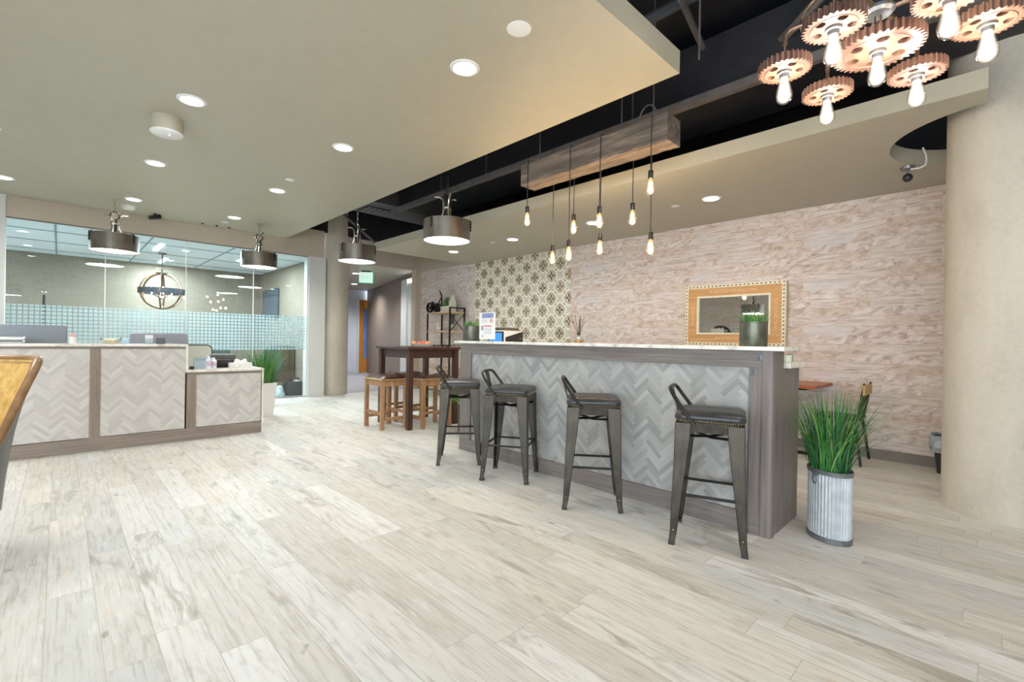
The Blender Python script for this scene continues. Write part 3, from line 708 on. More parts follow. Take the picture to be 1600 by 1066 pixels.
big, small = gear_mesh(.172, 40, 6, .024, .098), gear_mesh(.116, 32, 5, .019, .066)
def gear(x, y, me, pipe_to, col, power):
    g = bpy.data.objects.new('gear', me); C.objects.link(g); g.parent = t; g.location = (x, y, 2.53); g.rotation_euler.z = random.random()
    k = me.name.startswith('gear') and me is big; R = .172 if k else .116
    MB().tube([(R * .74 * math.cos(a), R * .74 * math.sin(a), -.002) for a in (2 * PI * i / 40 for i in range(40))] if False else [(R * .72 * math.cos(a), R * .72 * math.sin(a), 0) for a in (2 * PI * i / 40 for i in range(40))], .003, 6, closed=True).build('gear_rim', m_copper, g, smooth=True)
    MB().lathe([(.03, 0), (.03, -.012), (.021, -.014), (.021, -.03)], n=20).build('socket', m_zincD, g, smooth=True)
    bulb(g, m_filc, power, col, -.085, 1.14, False)
    mb = MB(); z0, z1 = .042, pipe_to - 2.53
    n = max(1, int((z1 - z0) / .034))
    for i in range(n):
        zc = z0 + (z1 - z0) * (i + .5) / n; h = (z1 - z0) / n * .7; c, s_ = (1, 0) if i % 2 else (0, 1)
        mb.tube([(.011 * math.cos(q) * c, .011 * math.cos(q) * s_, zc + h * math.sin(q)) for q in (2 * PI * j / 10 for j in range(10))], .0035, 5, closed=True)
    mb.build('chain', m_bronze, g, smooth=True)
CW, CN = (1, .87, .72), (.97, .92, .95)
gear(0, 0, big, 2.70, CW, GEAR_W)
for i, (x, y) in enumerate(((2.527, .726), (2.924, .633), (2.317, .482), (3.004, .277), (2.418, .132), (2.73, .032))):
    gear(x - 2.64, y - .38, small, 2.66, CN if i in (2, 3) else CW, GEAR_W)
    a = math.atan2(y - .38, x - 2.64); d = math.hypot(x - 2.64, y - .38); c, s_ = math.cos(a), math.sin(a)
    MB().tube([(.04 * c, .04 * s_, 2.715), (.12 * c, .12 * s_, 2.73), ((d - .06) * c, (d - .06) * s_, 2.735), ((d - .02) * c, (d - .02) * s_, 2.728), (d * c, d * s_, 2.705), (d * c, d * s_, 2.66)], .011, 8).build('arm', m_bronze, t, smooth=True)
MB().lathe([(.001, 2.69), (.05, 2.692), (.062, 2.705), (.06, 2.72), (.02, 2.74), (.001, 2.74)], n=28).build('hub', m_zincD, t, smooth=True)
MB().tube([(.3 * math.cos(a), .3 * math.sin(a), 2.75) for a in (2 * PI * i / 48 for i in range(48))], .004, 6, closed=True).build('hoop', m_bronze, t, smooth=True)
for k in range(3):
    a = .4 + k * 2 * PI / 3; MB().tube([(.02 * math.cos(a), .02 * math.sin(a), 2.73), (.26 * math.cos(a), .26 * math.sin(a), 2.98)], .008).build('stay', m_nickel, t)
    MB().tube([(.26 * math.cos(a), .26 * math.sin(a), 2.98), (.03 * math.cos(a), .03 * math.sin(a), 4.0)], .004, 6).build('hanger', m_strut, t)

# ================================================================== BAR
t = thing('bar_counter', 'long grey oak bar with herringbone front and pale quartz ledge', 'bar counter')
X0, YN, YF = 3.153, .937, 4.06
MB().box((X0 + .02, YN + .1, .1), (X0 + .03, YF - .1, 1.1)).build('herringbone_panel', m_herrY, t)
MB().box((X0, YN + .05, 0), (X0 + .06, YF, .126)).build('base_board', m_greyH, t, bevel=.003)
MB().box((X0, YN + .05, 1.05), (X0 + .06, YF, 1.157)).build('top_rail', m_greyH, t, bevel=.003)
MB().box((X0 - .004, YN + .08, 1.095), (X0 + .02, YF - .06, 1.157)).build('cornice', m_greyH, t, bevel=.004)
MB().box((X0, 3.88, .126), (X0 + .06, YF, 1.05)).build('stile', m_grey, t, bevel=.003)
MB().box((X0, YN + .05, .126), (X0 + .06, 1.078, 1.05)).build('stile', m_grey, t, bevel=.003)
mb = MB(); mb.prism(rrect(X0 + .035, YN + .04, .04, .04, .022, 5), 2, 0, 1.157); mb.build('corner_post', m_grey, t, smooth=True)
mb = MB(); mb.prism([(X0 + .05, 0), (3.715, 0), (3.715, 1.045), (3.375, 1.045), (3.375, 1.157), (X0 + .05, 1.157)], 1, YN + .006, YN + .036); mb.build('end_panel', m_grey, t)
mb = MB(); mb.prism([(X0 + .05, 0), (3.70, 0), (3.70, 1.045), (3.375, 1.045), (3.375, 1.157), (X0 + .05, 1.157)], 1, YF - .03, YF + .0); mb.build('end_panel', m_grey, t)
MB().box((X0 + .06, YN + .04, .05), (3.69, YF - .03, 1.04)).build('carcass', m_grey, t)
MB().box((3.36, YN + .04, 1.04), (3.375, YF - .03, 1.157)).build('ledge_back', m_grey, t)
MB().box((3.105, .868, 1.158), (3.40, 4.115, 1.184)).build('countertop', m_marble, t, bevel=.004)
MB().box((3.376, .905, 1.045), (3.74, 4.08, 1.083)).build('work_counter', m_marble, t, bevel=.004)
for y, z in ((1.02, 1.115), (1.05, 1.025)):
    mb = MB(); mb.box((X0 - .010, y - .018, z - .018), (X0 - .001, y + .018, z + .018)); mb.sphere((X0 - .01, y, z), .008, 8, 6); mb.build('stud_plate', m_zincD, t, bevel=.003)

# ---- bar stools
def bar_stool():
    t = thing('bar_stool', 'x', 'bar stool', (0, 0, 0), 0, 'black metal bar stools along the bar')
    # seat pan
    mb = MB()
    rings = [[(x, y, z) for x, y in rrect(0, 0, h, h, .04, 4)] for h, z in ((.160, .672), (.181, .674), (.184, .70), (.186, .722), (.187, .734), (.17, .736))]
    mb.loft(rings); mb.build('seat_pan', m_gun, t, smooth=True)
    mb = MB()
    prof = ((.178, .735), (.19, .743), (.195, .76), (.191, .778), (.176, .792), (.14, .799), (.08, .803), (.02, .804))
    mb.loft([[(x, y, z) for x, y in rrect(0, 0, h, h, min(.05, h * .8), 5)] for h, z in prof])
    cu = mb.build('cushion', m_leather, t, smooth=True)
    MB().tube([(-.175, 0, .7925), (-.1, 0, .8025), (0, 0, .8045), (.1, 0, .8025), (.175, 0, .7925)], .002, 5).tube([(0, -.175, .7925), (0, -.1, .8025), (0, 0, .8045), (0, .1, .8025), (0, .175, .7925)], .002, 5).build('seam', m_leather, cu)
    mb = MB(); ring = rrect(0, 0, .189, .189, .05, 5); tot = []
    for i in range(len(ring)):
        a, b = Vector(ring[i]), Vector(ring[(i + 1) % len(ring)]); n = max(1, int((b - a).length / .0125))
        tot += [a.lerp(b, k / n) for k in range(n)]
    for p in tot: mb.sphere((p.x, p.y, .741), .0048, 6, 4)
    mb.build('nailhead_trim', m_nail, cu, smooth=True)
    for sx in (-1, 1):
        for sy in (-1, 1):
            def L(c, z, w, th):
                x, y = sx * c, sy * c
                return [(x, y, z), (x - sx * w, y, z), (x - sx * w, y - sy * th, z), (x - sx * th * 1.6, y - sy * th, z), (x - sx * th, y - sy * th * 1.6, z), (x - sx * th, y - sy * w, z), (x, y - sy * w, z)]
            mb = MB(); mb.loft([L(.188, .728, .092, .012), L(.189, .66, .088, .012), L(.192, .50, .074, .012), L(.199, .30, .057, .012), L(.207, .07, .040, .012), L(.212, .012, .032, .012)])
            lg = mb.build('leg', m_gun, t, bevel=.004)
            mb = MB(); mb.loft([[(sx * .213, sy * .213, z), (sx * .178, sy * .213, z), (sx * .178, sy * .178, z), (sx * .213, sy * .178, z)] for z in (0, .02)]); mb.build('foot_cap', m_dkplastic, lg)
            MB().sphere((sx * .207, sy * .186, .09), .005, 8, 6).build('foot_stud', m_nickel, lg)
    for a, b in (((-1, -1), (1, -1)), ((1, -1), (1, 1)), ((1, 1), (-1, 1)), ((-1, 1), (-1, -1))):
        k = .182; MB().tube([(a[0] * k, a[1] * k, .30), (b[0] * k, b[1] * k, .30)], .009, 8).build('footrest', m_gunD, t, smooth=True)
    MB().tube([(-.165, -.165, .645), (0, 0, .62), (.165, .165, .645)], .009, 6).tube([(-.165, .165, .645), (0, 0, .628), (.165, -.165, .645)], .009, 6).build('cross_brace', m_gunD, t, smooth=True)
    # low back at +Y
    pts = []
    for x, y, z in ((-.192, .08, .715), (-.190, .13, .785), (-.172, .195, .875), (-.158, .215, .906), (-.13, .226, .922), (-.06, .229, .926), (0, .230, .927), (.06, .229, .926), (.13, .226, .922), (.158, .215, .906), (.172, .195, .875), (.190, .13, .785), (.192, .08, .715)): pts.append((x, y, z))
    bk = MB().tube(pts, .0115, 8).build('backrest', m_gun, t, smooth=True)
    mb = MB(); mb.loft([[(-.045, .168, .70), (.045, .168, .70), (.045, .176, .70), (-.045, .176, .70)], [(-.036, .198, .82), (.036, .198, .82), (.036, .205, .82), (-.036, .205, .82)], [(-.05, .228, .922), (.05, .228, .922), (.05, .234, .922), (-.05, .234, .922)]])
    mb.build('back_splat', m_gun, bk, bevel=.002)
    return t
stool = bar_stool()
for i, (x, y, a, lb) in enumerate(((2.885, 1.205, 20, 'black cushioned bar stool nearest the camera, at the right end of the bar'), (2.873, 2.08, 37.6, 'second bar stool from the right, with a low metal back'),
                 (2.870, 2.96, 30.8, 'third bar stool from the right, turned with three legs clear of the bar'), (2.868, 3.68, 50, 'farthest bar stool, at the left end of the bar beside the high table'))):
    o = stool if i == 0 else copy_tree(stool)
    o.location = (x, y, 0); o.rotation_euler.z = math.radians(a); o['label'] = lb

# ================================================================== PLANTS
def blades(n, r0, h, spread, seed, w=.006, droop=.5, z0=0, sx=1, sy=1, mats=4, hvar=.35, wt=(.4, .35, .2, .05)):
    rr = random.Random(seed); mb = MB()
    for i in range(n):
        a = rr.uniform(0, 2 * PI); rad = r0 * math.sqrt(rr.random()); bx, by = rad * math.cos(a) * sx, rad * math.sin(a) * sy
        da = a + rr.uniform(-.7, .7); H = h * rr.uniform(1 - hvar, 1); S = spread * rr.uniform(.15, 1) * (.3 + .7 * rad / r0); D = droop * rr.random() ** 2
        mb.mat(rr.choices(range(mats), wt[:mats])[0]); pts = []; K = 6
        for k in range(K + 1):
            u = k / K; out = S * (u ** 1.6) * (1 + D * u); zz = H * (u - D * .6 * u ** 3)
            pts.append(Vector((bx + out * math.cos(da), by + out * math.sin(da), z0 + zz)))
        px_, py_ = -math.sin(da + rr.uniform(-.6, .6)), math.cos(da); q = Vector((px_, py_, 0)).normalized(); vs = []
        for k, p in enumerate(pts):
            ww = w * (1 - (k / K) ** 2 * .9) * .5; vs += [p - q * ww, p + q * ww]
        mb.add(vs, [(2 * k, 2 * k + 1, 2 * k + 3, 2 * k + 2) for k in range(K)])
    return mb
GM = [m_g1, m_g2, m_g3, m_g4]
# corrugated planter beside the bar
t = thing('grass_planter', 'tall ornamental grass in an oval corrugated zinc planter beside the bar end', 'potted plant', (3.46, .70, 0))
ROT = math.radians(48); SX, SY = 1.0, .77
def oval(r, z, n=160, cor=0):
    return [(r * (1 + cor * math.cos(40 * a)) * SX * math.cos(a) * math.cos(ROT) - r * (1 + cor * math.cos(40 * a)) * SY * math.sin(a) * math.sin(ROT),
             r * (1 + cor * math.cos(40 * a)) * SX * math.cos(a) * math.sin(ROT) + r * (1 + cor * math.cos(40 * a)) * SY * math.sin(a) * math.cos(ROT), z) for a in (2 * PI * i / n for i in range(n))]
mb = MB(); mb.loft([oval(.133, .02, 320, .022), oval(.133, .42, 320, .022)], False); mb.loft([oval(.001, .03), oval(.128, .03)], False); mb.build('planter_body', m_corr, t, smooth=True)
MB().loft([oval(.141, 0), oval(.141, .03), oval(.134, .032)], False).build('base_band', m_zincD, t)
MB().loft([oval(.134, .405), oval(.141, .407), oval(.144, .432), oval(.137, .436), oval(.131, .43), oval(.129, .37)], False).build('rim_band', m_zincD, t)
hx, hy, _ = oval(.141, 0)[44]
hd = MB().tube([(hx * 1.01 + .0, hy * 1.01, .40)] + [(hx * 1.06 + .02 * math.sin(a) * .75, hy * 1.06 + .02 * math.sin(a) * .65, .372 + .028 * math.cos(a)) for a in (2 * PI * i / 12 for i in range(12))], .004, 6); hd.build('handle', m_zincD, t, smooth=True)
MB().loft([oval(.13, .385), oval(.001, .39)], False).build('soil', m_soil, t)
gr = blades(460, .105, .56, .27, 5, .0078, .55, .385, hvar=.42)
g2 = blades(90, .09, .62, .46, 8, .0032, .95, .385, wt=(.35, .1, .4, .15)); gr.m += g2.m; o_ = len(gr.v); gr.v += g2.v; gr.f += [[i + o_ for i in f] for f in g2.f]
def keep_clear(v):      # blades brush along the bar's end panel instead of entering it
    x, y, z = v; wx, wy = x + 3.46, y + .70
    if wx < 3.76 and wy > .925: wy = .925 - .02 * min(1, (wy - .925) * 2)
    return (wx - 3.46, wy - .70, z)
gr.v = [keep_clear(v) for v in gr.v]
gr.build('grass_blades', GM, t)
# white planter by the reception desk
t = thing('grass_planter', 'tall green grass in a white tapered square planter at the end of the reception desk', 'potted plant', (2.22, 7.68, 0))
mb = MB(); mb.loft([[(x, y, z) for x, y in rrect(0, 0, h, h, .012, 2)] for h, z in ((.115, 0), (.155, .5), (.14, .5), (.135, .44))], False); mb.loft([[(x, y, 0) for x, y in rrect(0, 0, .115, .115, .012, 2)], [(x, y, .001) for x, y in rrect(0, 0, .01, .01, .001, 2)]]); mb.build('planter_body', m_white, t)
MB().box((-.136, -.136, .42), (.136, .136, .445)).build('soil', m_soil, t)
blades(420, .13, .66, .42, 11, .008, .4, .44, hvar=.4, wt=(.55, .2, .25, 0)).build('grass_blades', GM, t)
# plant between high table and bar
t = thing('grass_planter', 'wispy green grass plant behind the left end of the bar', 'potted plant', (3.795, 4.72, 0))
MB().lathe([(.001, 0), (.12, 0), (.13, .4), (.122, .4), (.118, .36), (.001, .36)], n=36).build('planter_body', m_galv, t, smooth=True)
gr = blades(700, .125, .30, .40, 21, .013, 1.35, .36, wt=(.35, .3, .2, .15))
gr.v = [(x, min(max(y, -.56), .44), max(.02, z)) for x, y, z in gr.v]
gr.build('grass_blades', GM, t)

# ================================================================== BAR-TOP OBJECTS (ledge z=1.184, work counter z=1.083)
LZ, WZ = 1.184, 1.083
def pot_plant(x, y, z, r, h, label, seed, gh, name='potted_plant'):
    t = thing(name, label, 'potted plant', (x, y, z))
    MB().lathe([(.001, 0), (r * .97, 0), (r, .006), (r, h - .006), (r * 1.03, h - .004), (r * 1.03, h + .002), (r * .96, h + .002), (r * .94, h - .03), (.001, h - .03)], n=40).build('pot', m_galv, t, smooth=True)
    blades(150, r * .85, gh, r * .75, seed, .006, .5, h - .03, wt=(.4, .12, .48, 0)).build('foliage', GM, t)
pot_plant(3.28, 1.10, LZ, .084, .158, 'wide galvanised pot of short grass on the bar in front of the mirror', 31, .12)
pot_plant(3.28, 4.03, LZ, .095, .165, 'galvanised pot of green leaves at the far left end of the bar', 32, .105)
t = thing('sign_holder', 'white notice in a clear acrylic stand on the bar, beside the coffee machine', 'sign', (3.24, 3.72, LZ), 0)
p = MB().box((-.002, -.125, .02), (.002, .125, .305)).build('paper', m_white, t)
MB().box((-.03, -.06, 0), (.04, .06, .006)).box((-.003, -.06, 0), (.003, .06, .022)).build('acrylic_foot', m_clear, t)
def quad(y0, y1, z0, z1, m, nm): MB().box((-.0032, y0, z0), (-.0022, y1, z1)).build(nm, m, p)
quad(-.10, .085, .245, .295, mat('photo_blue', (74, 90, 140), .4, fn=lambda: ramp(noise(vec(*coords()), 45, 3), [(.35, (46, 56, 96)), (.5, (140, 170, 214)), (.62, (150, 110, 140)), (.75, (232, 236, 244))])), 'photo_strip')
quad(-.085, -.045, .195, .235, mat('salmon_print', (222, 160, 150), .5), 'round_badge')
quad(-.07, .05, .155, .167, mat('red_print', (214, 110, 104), .5), 'red_heading')
quad(.06, .095, .115, .165, mat('pink_grey_print', (176, 140, 158), .5), 'picture_block')
for k in range(3): quad(-.01 + k * .004, .095, .225 - k * .013, .229 - k * .013, mat('grey_print', (170, 178, 196), .5), 'text_line')
for k in range(5): quad(-.07, .05, .135 - k * .014, .139 - k * .014, mat('grey_print'), 'text_line')
quad(.055, .085, .045, .065, mat('grey_print'), 'logo_block')
# coffee machine standing on the work counter, its black side panel towards the camera
t = thing('coffee_machine', 'compact black and white coffee machine with a blue screen on the bar', 'coffee machine', (3.56, 3.775, WZ))
MB().box((-.14, -.13, 0), (.14, .13, .22)).build('body', m_white, t, bevel=.012)
mb = MB(); mb.prism([(-.122, .012), (.134, .012), (.134, .212), (-.122, .148)], 1, -.136, -.129); mb.build('black_fascia', m_dkplastic, t)
MB().box((-.148, -.12, .01), (-.138, .125, .21)).build('screen_bezel', m_dkplastic, t)
MB().box((-.151, -.10, .03), (-.1475, .10, .195)).build('screen', mat('blue_screen', (60, 130, 190), .2, emit=(60, 140, 210), estr=.5), t)
mb = MB(); mb.loft([[(x, y, z) for x, y in rrect(0, 0, hx_, hy_, .03, 4)] for hx_, hy_, z in ((.125, .115, .218), (.12, .105, .248), (.09, .08, .256))]); mb.build('hopper_lid', mat('smoke_lid', (86, 74, 66), .3, fn=speckle((86, 74, 66), 10, 12)), t, smooth=True)
MB().sphere((.09, -.137, .135), .009, 10, 6).build('button', m_nickel, t, smooth=True)
# reed diffuser
t = thing('reed_diffuser', 'small glass reed diffuser with dark sticks and a dried flower on the bar', 'reed diffuser', (3.30, 2.555, LZ))
MB().lathe([(.001, .002), (.042, .002), (.045, .008), (.045, .05), (.03, .056), (.014, .06), (.014, .075)], n=24).build('bottle', m_clear, t, smooth=True)
MB().lathe([(.001, .004), (.040, .005), (.041, .03), (.001, .03)], n=24).build('oil', mat('amber_oil', (190, 140, 60), .2), t, smooth=True)
MB().lathe([(.017, .068), (.017, .085), (.008, .095)], n=16).build('collar', m_dkplastic, t, smooth=True)
rr = random.Random(2); mb = MB()
for k in range(9):
    a = rr.uniform(0, 6.28); s_ = rr.uniform(.02, .075); mb.tube([(0, 0, .06), (s_ * math.cos(a), s_ * math.sin(a), rr.uniform(.2, .26))], .0022, 5)
mb.build('reed_stick', mat('reed', (74, 60, 52), .7), t)
MB().tube([(0, 0, .07), (.0, .045, .13), (.0, .07, .2)], .0015, 5).sphere((0, .068, .185), .012, 8, 6).build('dried_flower', mat('dried_flower', (190, 130, 90), .8), t)
tag(MB().lathe([(.001, 0), (.03, 0), (.034, .03), (.022, .06), (.012, .1), (.02, .13), (.012, .15), (.001, .155)], n=16).build('figurine', m_whitegl, smooth=True, loc=(3.62, 4.03, WZ)), 'small white ceramic figurine at the far left end of the bar', 'figurine')
# bits stacked at the near end of the lower counter
for i, (x, y, w_, h, m) in enumerate(((3.55, .97, .05, .045, mat('pale_green', (196, 206, 186), .5)), (3.615, .975, .035, .05, m_zincD), (3.67, .98, .028, .045, mat('sage', (172, 184, 164), .5)))):
    tag(MB().lathe([(.001, WZ), (w_ * .5, WZ), (w_ * .55, WZ + h), (w_ * .45, WZ + h), (.001, WZ + .006)], (x, y), 16).build('cup', m, smooth=True), ('pale cup nearest the step of the bar counter end', 'grey tumbler between two pale cups at the bar counter end', 'green-grey cup at the outer edge of the low bar counter')[i], 'cup', 'cups at the end of the lower bar counter')

# ================================================================== MIRROR on the right wall
t = thing('wall_mirror', 'wide mirror in a beaded yellow wood frame with pale lettering on the stone wall', 'mirror', (6.20, 2.335, 1.57))
hw, hh = .62, .40
def ringframe(o_w, o_h, i_w, i_h, x0, x1):
    mb = MB()
    mb.box((x0, -o_w, i_h), (x1, o_w, o_h)).box((x0, -o_w, -o_h), (x1, o_w, -i_h)).box((x0, -o_w, -i_h), (x1, -i_w, i_h)).box((x0, i_w, -i_h), (x1, o_w, i_h)); return mb
ringframe(hw, hh, hw - .045, hh - .042, -.03, .05).build('beaded_border', m_gold, t, bevel=.004)
fr = ringframe(hw - .045, hh - .042, hw - .165, hh - .145, -.022, .05).build('wood_frame', m_mframe, t)
ringframe(hw - .165, hh - .145, hw - .19, hh - .17, -.032, .05).build('inner_bead', m_gold, t, bevel=.006)
MB().box((-.012, -(hw - .18), -(hh - .16)), (-.006, hw - .18, hh - .16)).build('mirror_glass', m_mirror, t)
mb = MB()
for sgn in (-1, 1):
    for k in range(25): mb.sphere((-.031, -hw + .022 + (2 * hw - .044) * k / 24, sgn * (hh - .021)), .0085, 8, 5)
    for k in range(1, 16): mb.sphere((-.031, sgn * (hw - .022), -hh + .021 + (2 * hh - .042) * k / 16), .0085, 8, 5)
mb.build('dark_stud', m_blackmetal, t, smooth=True)
base_ = Matrix(((0, 0, -1, -.0235), (-1, 0, 0, 0), (0, 1, 0, 0), (0, 0, 0, 1)))
for body, ty, tz, r in (('BE BATTLE THE WALLORE', .0, hh - .093, 0), ('BROTHER BY BLAR', 0, -(hh - .093), 0), ('WALLORE THE B', -(hw - .105), 0, PI / 2), ('BE BATTLE', (hw - .105), 0, -PI / 2)):
    text(body, .05, m_letter, fr, Matrix.Translation((0, ty, tz)) @ base_ @ Matrix.Rotation(r, 4, 'Z'))
# round clock on the wall behind, seen in the mirror
t = thing('wall_clock', 'round dark open-faced wall clock seen as a half circle in the mirror', 'clock', (-4.44, 6.72, 1.47))
def clockring(r0, r1, x0, x1): 
    return MB().loft([[(x, r * math.cos(a), r * math.sin(a)) for a in (2 * PI * i / 48 for i in range(48))] for x, r in ((x0, r0), (x0, r1), (x1, r1), (x1, r0), (x0, r0))], False)
clockring(.315, .36, 0, .05).build('outer_ring', m_blackmetal, t); clockring(.165, .195, 0, .04).build('inner_ring', m_blackmetal, t)
for k in range(12):
    a = 2 * PI * k / 12; mb = MB(); mb.bar((.02, .19 * math.cos(a), .19 * math.sin(a)), (.02, .32 * math.cos(a), .32 * math.sin(a)), .03, .02, (1, 0, 0)); mb.build('numeral_bar', m_blackmetal, t)
MB().bar((.03, 0, 0), (.03, .1, .22), .02, .01, (1, 0, 0)).bar((.03, 0, 0), (.03, -.2, .05), .02, .01, (1, 0, 0)).build('hand', m_blackmetal, t)

# ================================================================== HIGH TABLE AND SADDLE STOOLS
t = thing('high_table', 'dark walnut square high table with thick legs behind the bar end', 'table', (3.675, 5.695, 0))
MB().box((-.435, -.435, 1.055), (.435, .435, 1.09)).build('tabletop', m_dwood, t, bevel=.004)
MB().box((-.37, -.375, .94), (.37, -.35, 1.055)).box((-.37, .35, .94), (.37, .375, 1.055)).box((-.375, -.35, .94), (-.35, .35, 1.055)).box((.35, -.35, .94), (.375, .35, 1.055)).build('apron', m_dwood, t)
for sx in (-1, 1):
    for sy in (-1, 1): MB().box((sx * .37 - .035, sy * .37 - .035, 0), (sx * .37 + .035, sy * .37 + .035, 1.055)).build('leg', m_dwood, t, bevel=.003)
def saddle():
    t = thing('saddle_stool', 'x', 'stool', (0, 0, 0), 0, 'saddle stools round the high table')
    hx_, hy_ = .17, .215
    for sx in (-1, 1):
        for sy in (-1, 1): MB().box((sx * hx_ - .024, sy * hy_ - .024, 0), (sx * hx_ + .024, sy * hy_ + .024, .64)).build('leg', m_lwood, t, bevel=.003)
    mb = MB()
    for s_ in (-1, 1):
        mb.box((-hx_ + .02, s_ * hy_ - .012, .57), (hx_ - .02, s_ * hy_ + .012, .645)).box((s_ * hx_ - .012, -hy_ + .02, .57), (s_ * hx_ + .012, hy_ - .02, .645))
    mb.box((-hx_ - .03, -hy_ - .03, .645), (hx_ + .03, hy_ + .03, .662)); mb.build('seat_frame', m_lwood, t, bevel=.002)
    for s_ in (-1, 1):
        MB().box((-hx_ + .02, s_ * hy_ - .012, .12), (hx_ - .02, s_ * hy_ + .012, .16)).build('stretcher', m_lwood, t)
        MB().box((s_ * hx_ - .012, -hy_ + .02, .19), (s_ * hx_ + .012, hy_ - .02, .23)).build('stretcher', m_lwood, t)
    mb = MB(); N = 10; top = []
    for i in range(N + 1):
        y = -hy_ - .028 + (2 * hy_ + .056) * i / N; e = abs(2 * i / N - 1); row = []
        for j in range(N + 1):
            x = -hx_ - .028 + (2 * hx_ + .056) * j / N; q = abs(2 * j / N - 1)
            row.append((x, y, .67 + (.022 + .035 * e ** 2) * (1 - q ** 6) * (1 - e ** 12 * .8)))
        top.append(row)
    vs = [p for r in top for p in r]; nn_ = N + 1
    fs = [(i * nn_ + j, i * nn_ + j + 1, (i + 1) * nn_ + j + 1, (i + 1) * nn_ + j) for i in range(N) for j in range(N)]
    mb.add(vs, fs); mb.box((-hx_ - .028, -hy_ - .028, .662), (hx_ + .028, hy_ + .028, .671)); cu = mb.build('leather_seat', m_bleather, t, smooth=True)
    mb = MB(); e1, e2 = hx_ + .029, hy_ + .029; mb.tube([(e1, e2, .664), (-e1, e2, .664), (-e1, -e2, .664), (e1, -e2, .664)], .005, 6, closed=True); mb.build('piping', m_nail, cu)
    return t
sd = saddle()
for i, (x, y, a, lb) in enumerate(((3.19, 5.73, 0, 'saddle stool on the left side of the high table'), (3.69, 5.43, 90, 'saddle stool at the near side of the high table, behind the last bar stool'), (3.70, 6.14, 90, 'saddle stool at the far side of the high table'))):
    o = sd if i == 0 else copy_tree(sd); o.location = (x, y, 0); o.rotation_euler.z = math.radians(a); o['label'] = lb
t = thing('serving_plate', 'long white plate on the high table, holding fruit', 'plate', (3.70, 5.66, 1.09), math.radians(-35))
mb = MB(); mb.loft([[(x, y, z) for x, y in rrect(0, 0, a, b, .03, 4)] for a, b, z in ((.11, .06, 0), (.16, .095, .038), (.155, .09, .038), (.105, .055, .008))]); mb.build('dish', m_whitegl, t, smooth=True)
MB().loft([[(x, y, z) for x, y in rrect(0, 0, a, b, .03, 4)] for a, b, z in ((.16, .095, .036), (.163, .098, .041), (.155, .09, .041))], False).build('rim', m_whitegl, t)
m_apple = mat('apple_skin', (206, 96, 70), .35, fn=lambda: ramp(noise(vec(*coords()), 14, 3), [(.35, (190, 70, 56)), (.52, (220, 120, 84)), (.7, (232, 184, 110))]))
m_orange = mat('orange_skin', (232, 150, 84), .4, fn=speckle((232, 150, 84), 10, 60))
for i, (u, v, m, nm, lb) in enumerate(((-.105, .02, m_orange, 'orange', 'orange at the left end of the fruit plate'), (-.02, -.03, m_apple, 'apple', 'red apple at the front middle of the fruit plate'), (.03, .03, m_apple, 'apple', 'red apple at the back of the fruit plate'), (.085, -.015, m_orange, 'orange', 'orange at the right end of the fruit plate'))):
    c, s_ = math.cos(math.radians(-35)), math.sin(math.radians(-35))
    f = MB().lathe([(.001, .004), (.016, 0), (.030, .012), (.036, .032), (.031, .052), (.016, .063), (.005, .059), (.001, .056)], n=18)
    f = f.build(nm, m, smooth=True, loc=(3.70 + u * c - v * s_, 5.66 + u * s_ + v * c, 1.101)); tag(f, lb, 'fruit', 'fruit on the white plate')
    MB().tube([(0, 0, .056), (.004, 0, .07)], .0015, 5).build('stem', m_dkplastic, f)

# ================================================================== ETAGERE against the right wall
t = thing('etagere', 'black metal shelf unit with pale wood boards against the stone wall', 'shelf unit', (5.80, 7.84, 0))
D, W = .38, .81
for x in (0, D):
    MB().box((x - .014, -.014, 0), (x + .014, .014, 1.87)).build('post', m_blackmetal, t)
    MB().box((x - .014, W - .014, 0), (x + .014, W + .014, 1.75)).build('post', m_blackmetal, t)
MB().box((0, -.013, 1.845), (D, .013, 1.87)).build('top_bar', m_blackmetal, t)
for y, z0, z1 in ((0, 1.36, 1.74),):
    MB().bar((0, y, z0), (D, y, z1), .012, .012).bar((0, y, z1), (D, y, z0), .012, .012).build('cross_brace', m_blackmetal, t)
for z in (1.745, 1.345, .55, .12): MB().box((-.01, -.01, z), (D + .01, W + .01, z + .03)).build('shelf_board', m_shelfw, t)
MB().box((0, 0, 1.06), (.02, W, 1.075)).box((D - .02, 0, 1.06), (D, W, 1.075)).build('glass_rack', m_blackmetal, t)
for y in (.1, .26, .42, .58): MB().lathe([(.02, 1.03), (.028, 1.045), (.02, 1.06)], (.03, y), 10, caps=True).build('rack_knob', m_blackmetal, t)
mb = MB()
for i in range(9): mb.cyl((D - .02 - .0 * i, .33 + i * .016), .004, 1.37, 1.74, 6)
mb.tube([(D - .02, .31, 1.37), (D - .02, .48, 1.37)], .006, 6).tube([(D - .02, .31, 1.73), (D - .02, .48, 1.73)], .006, 6)
mb.build('wire_panel', m_blackmetal, t)
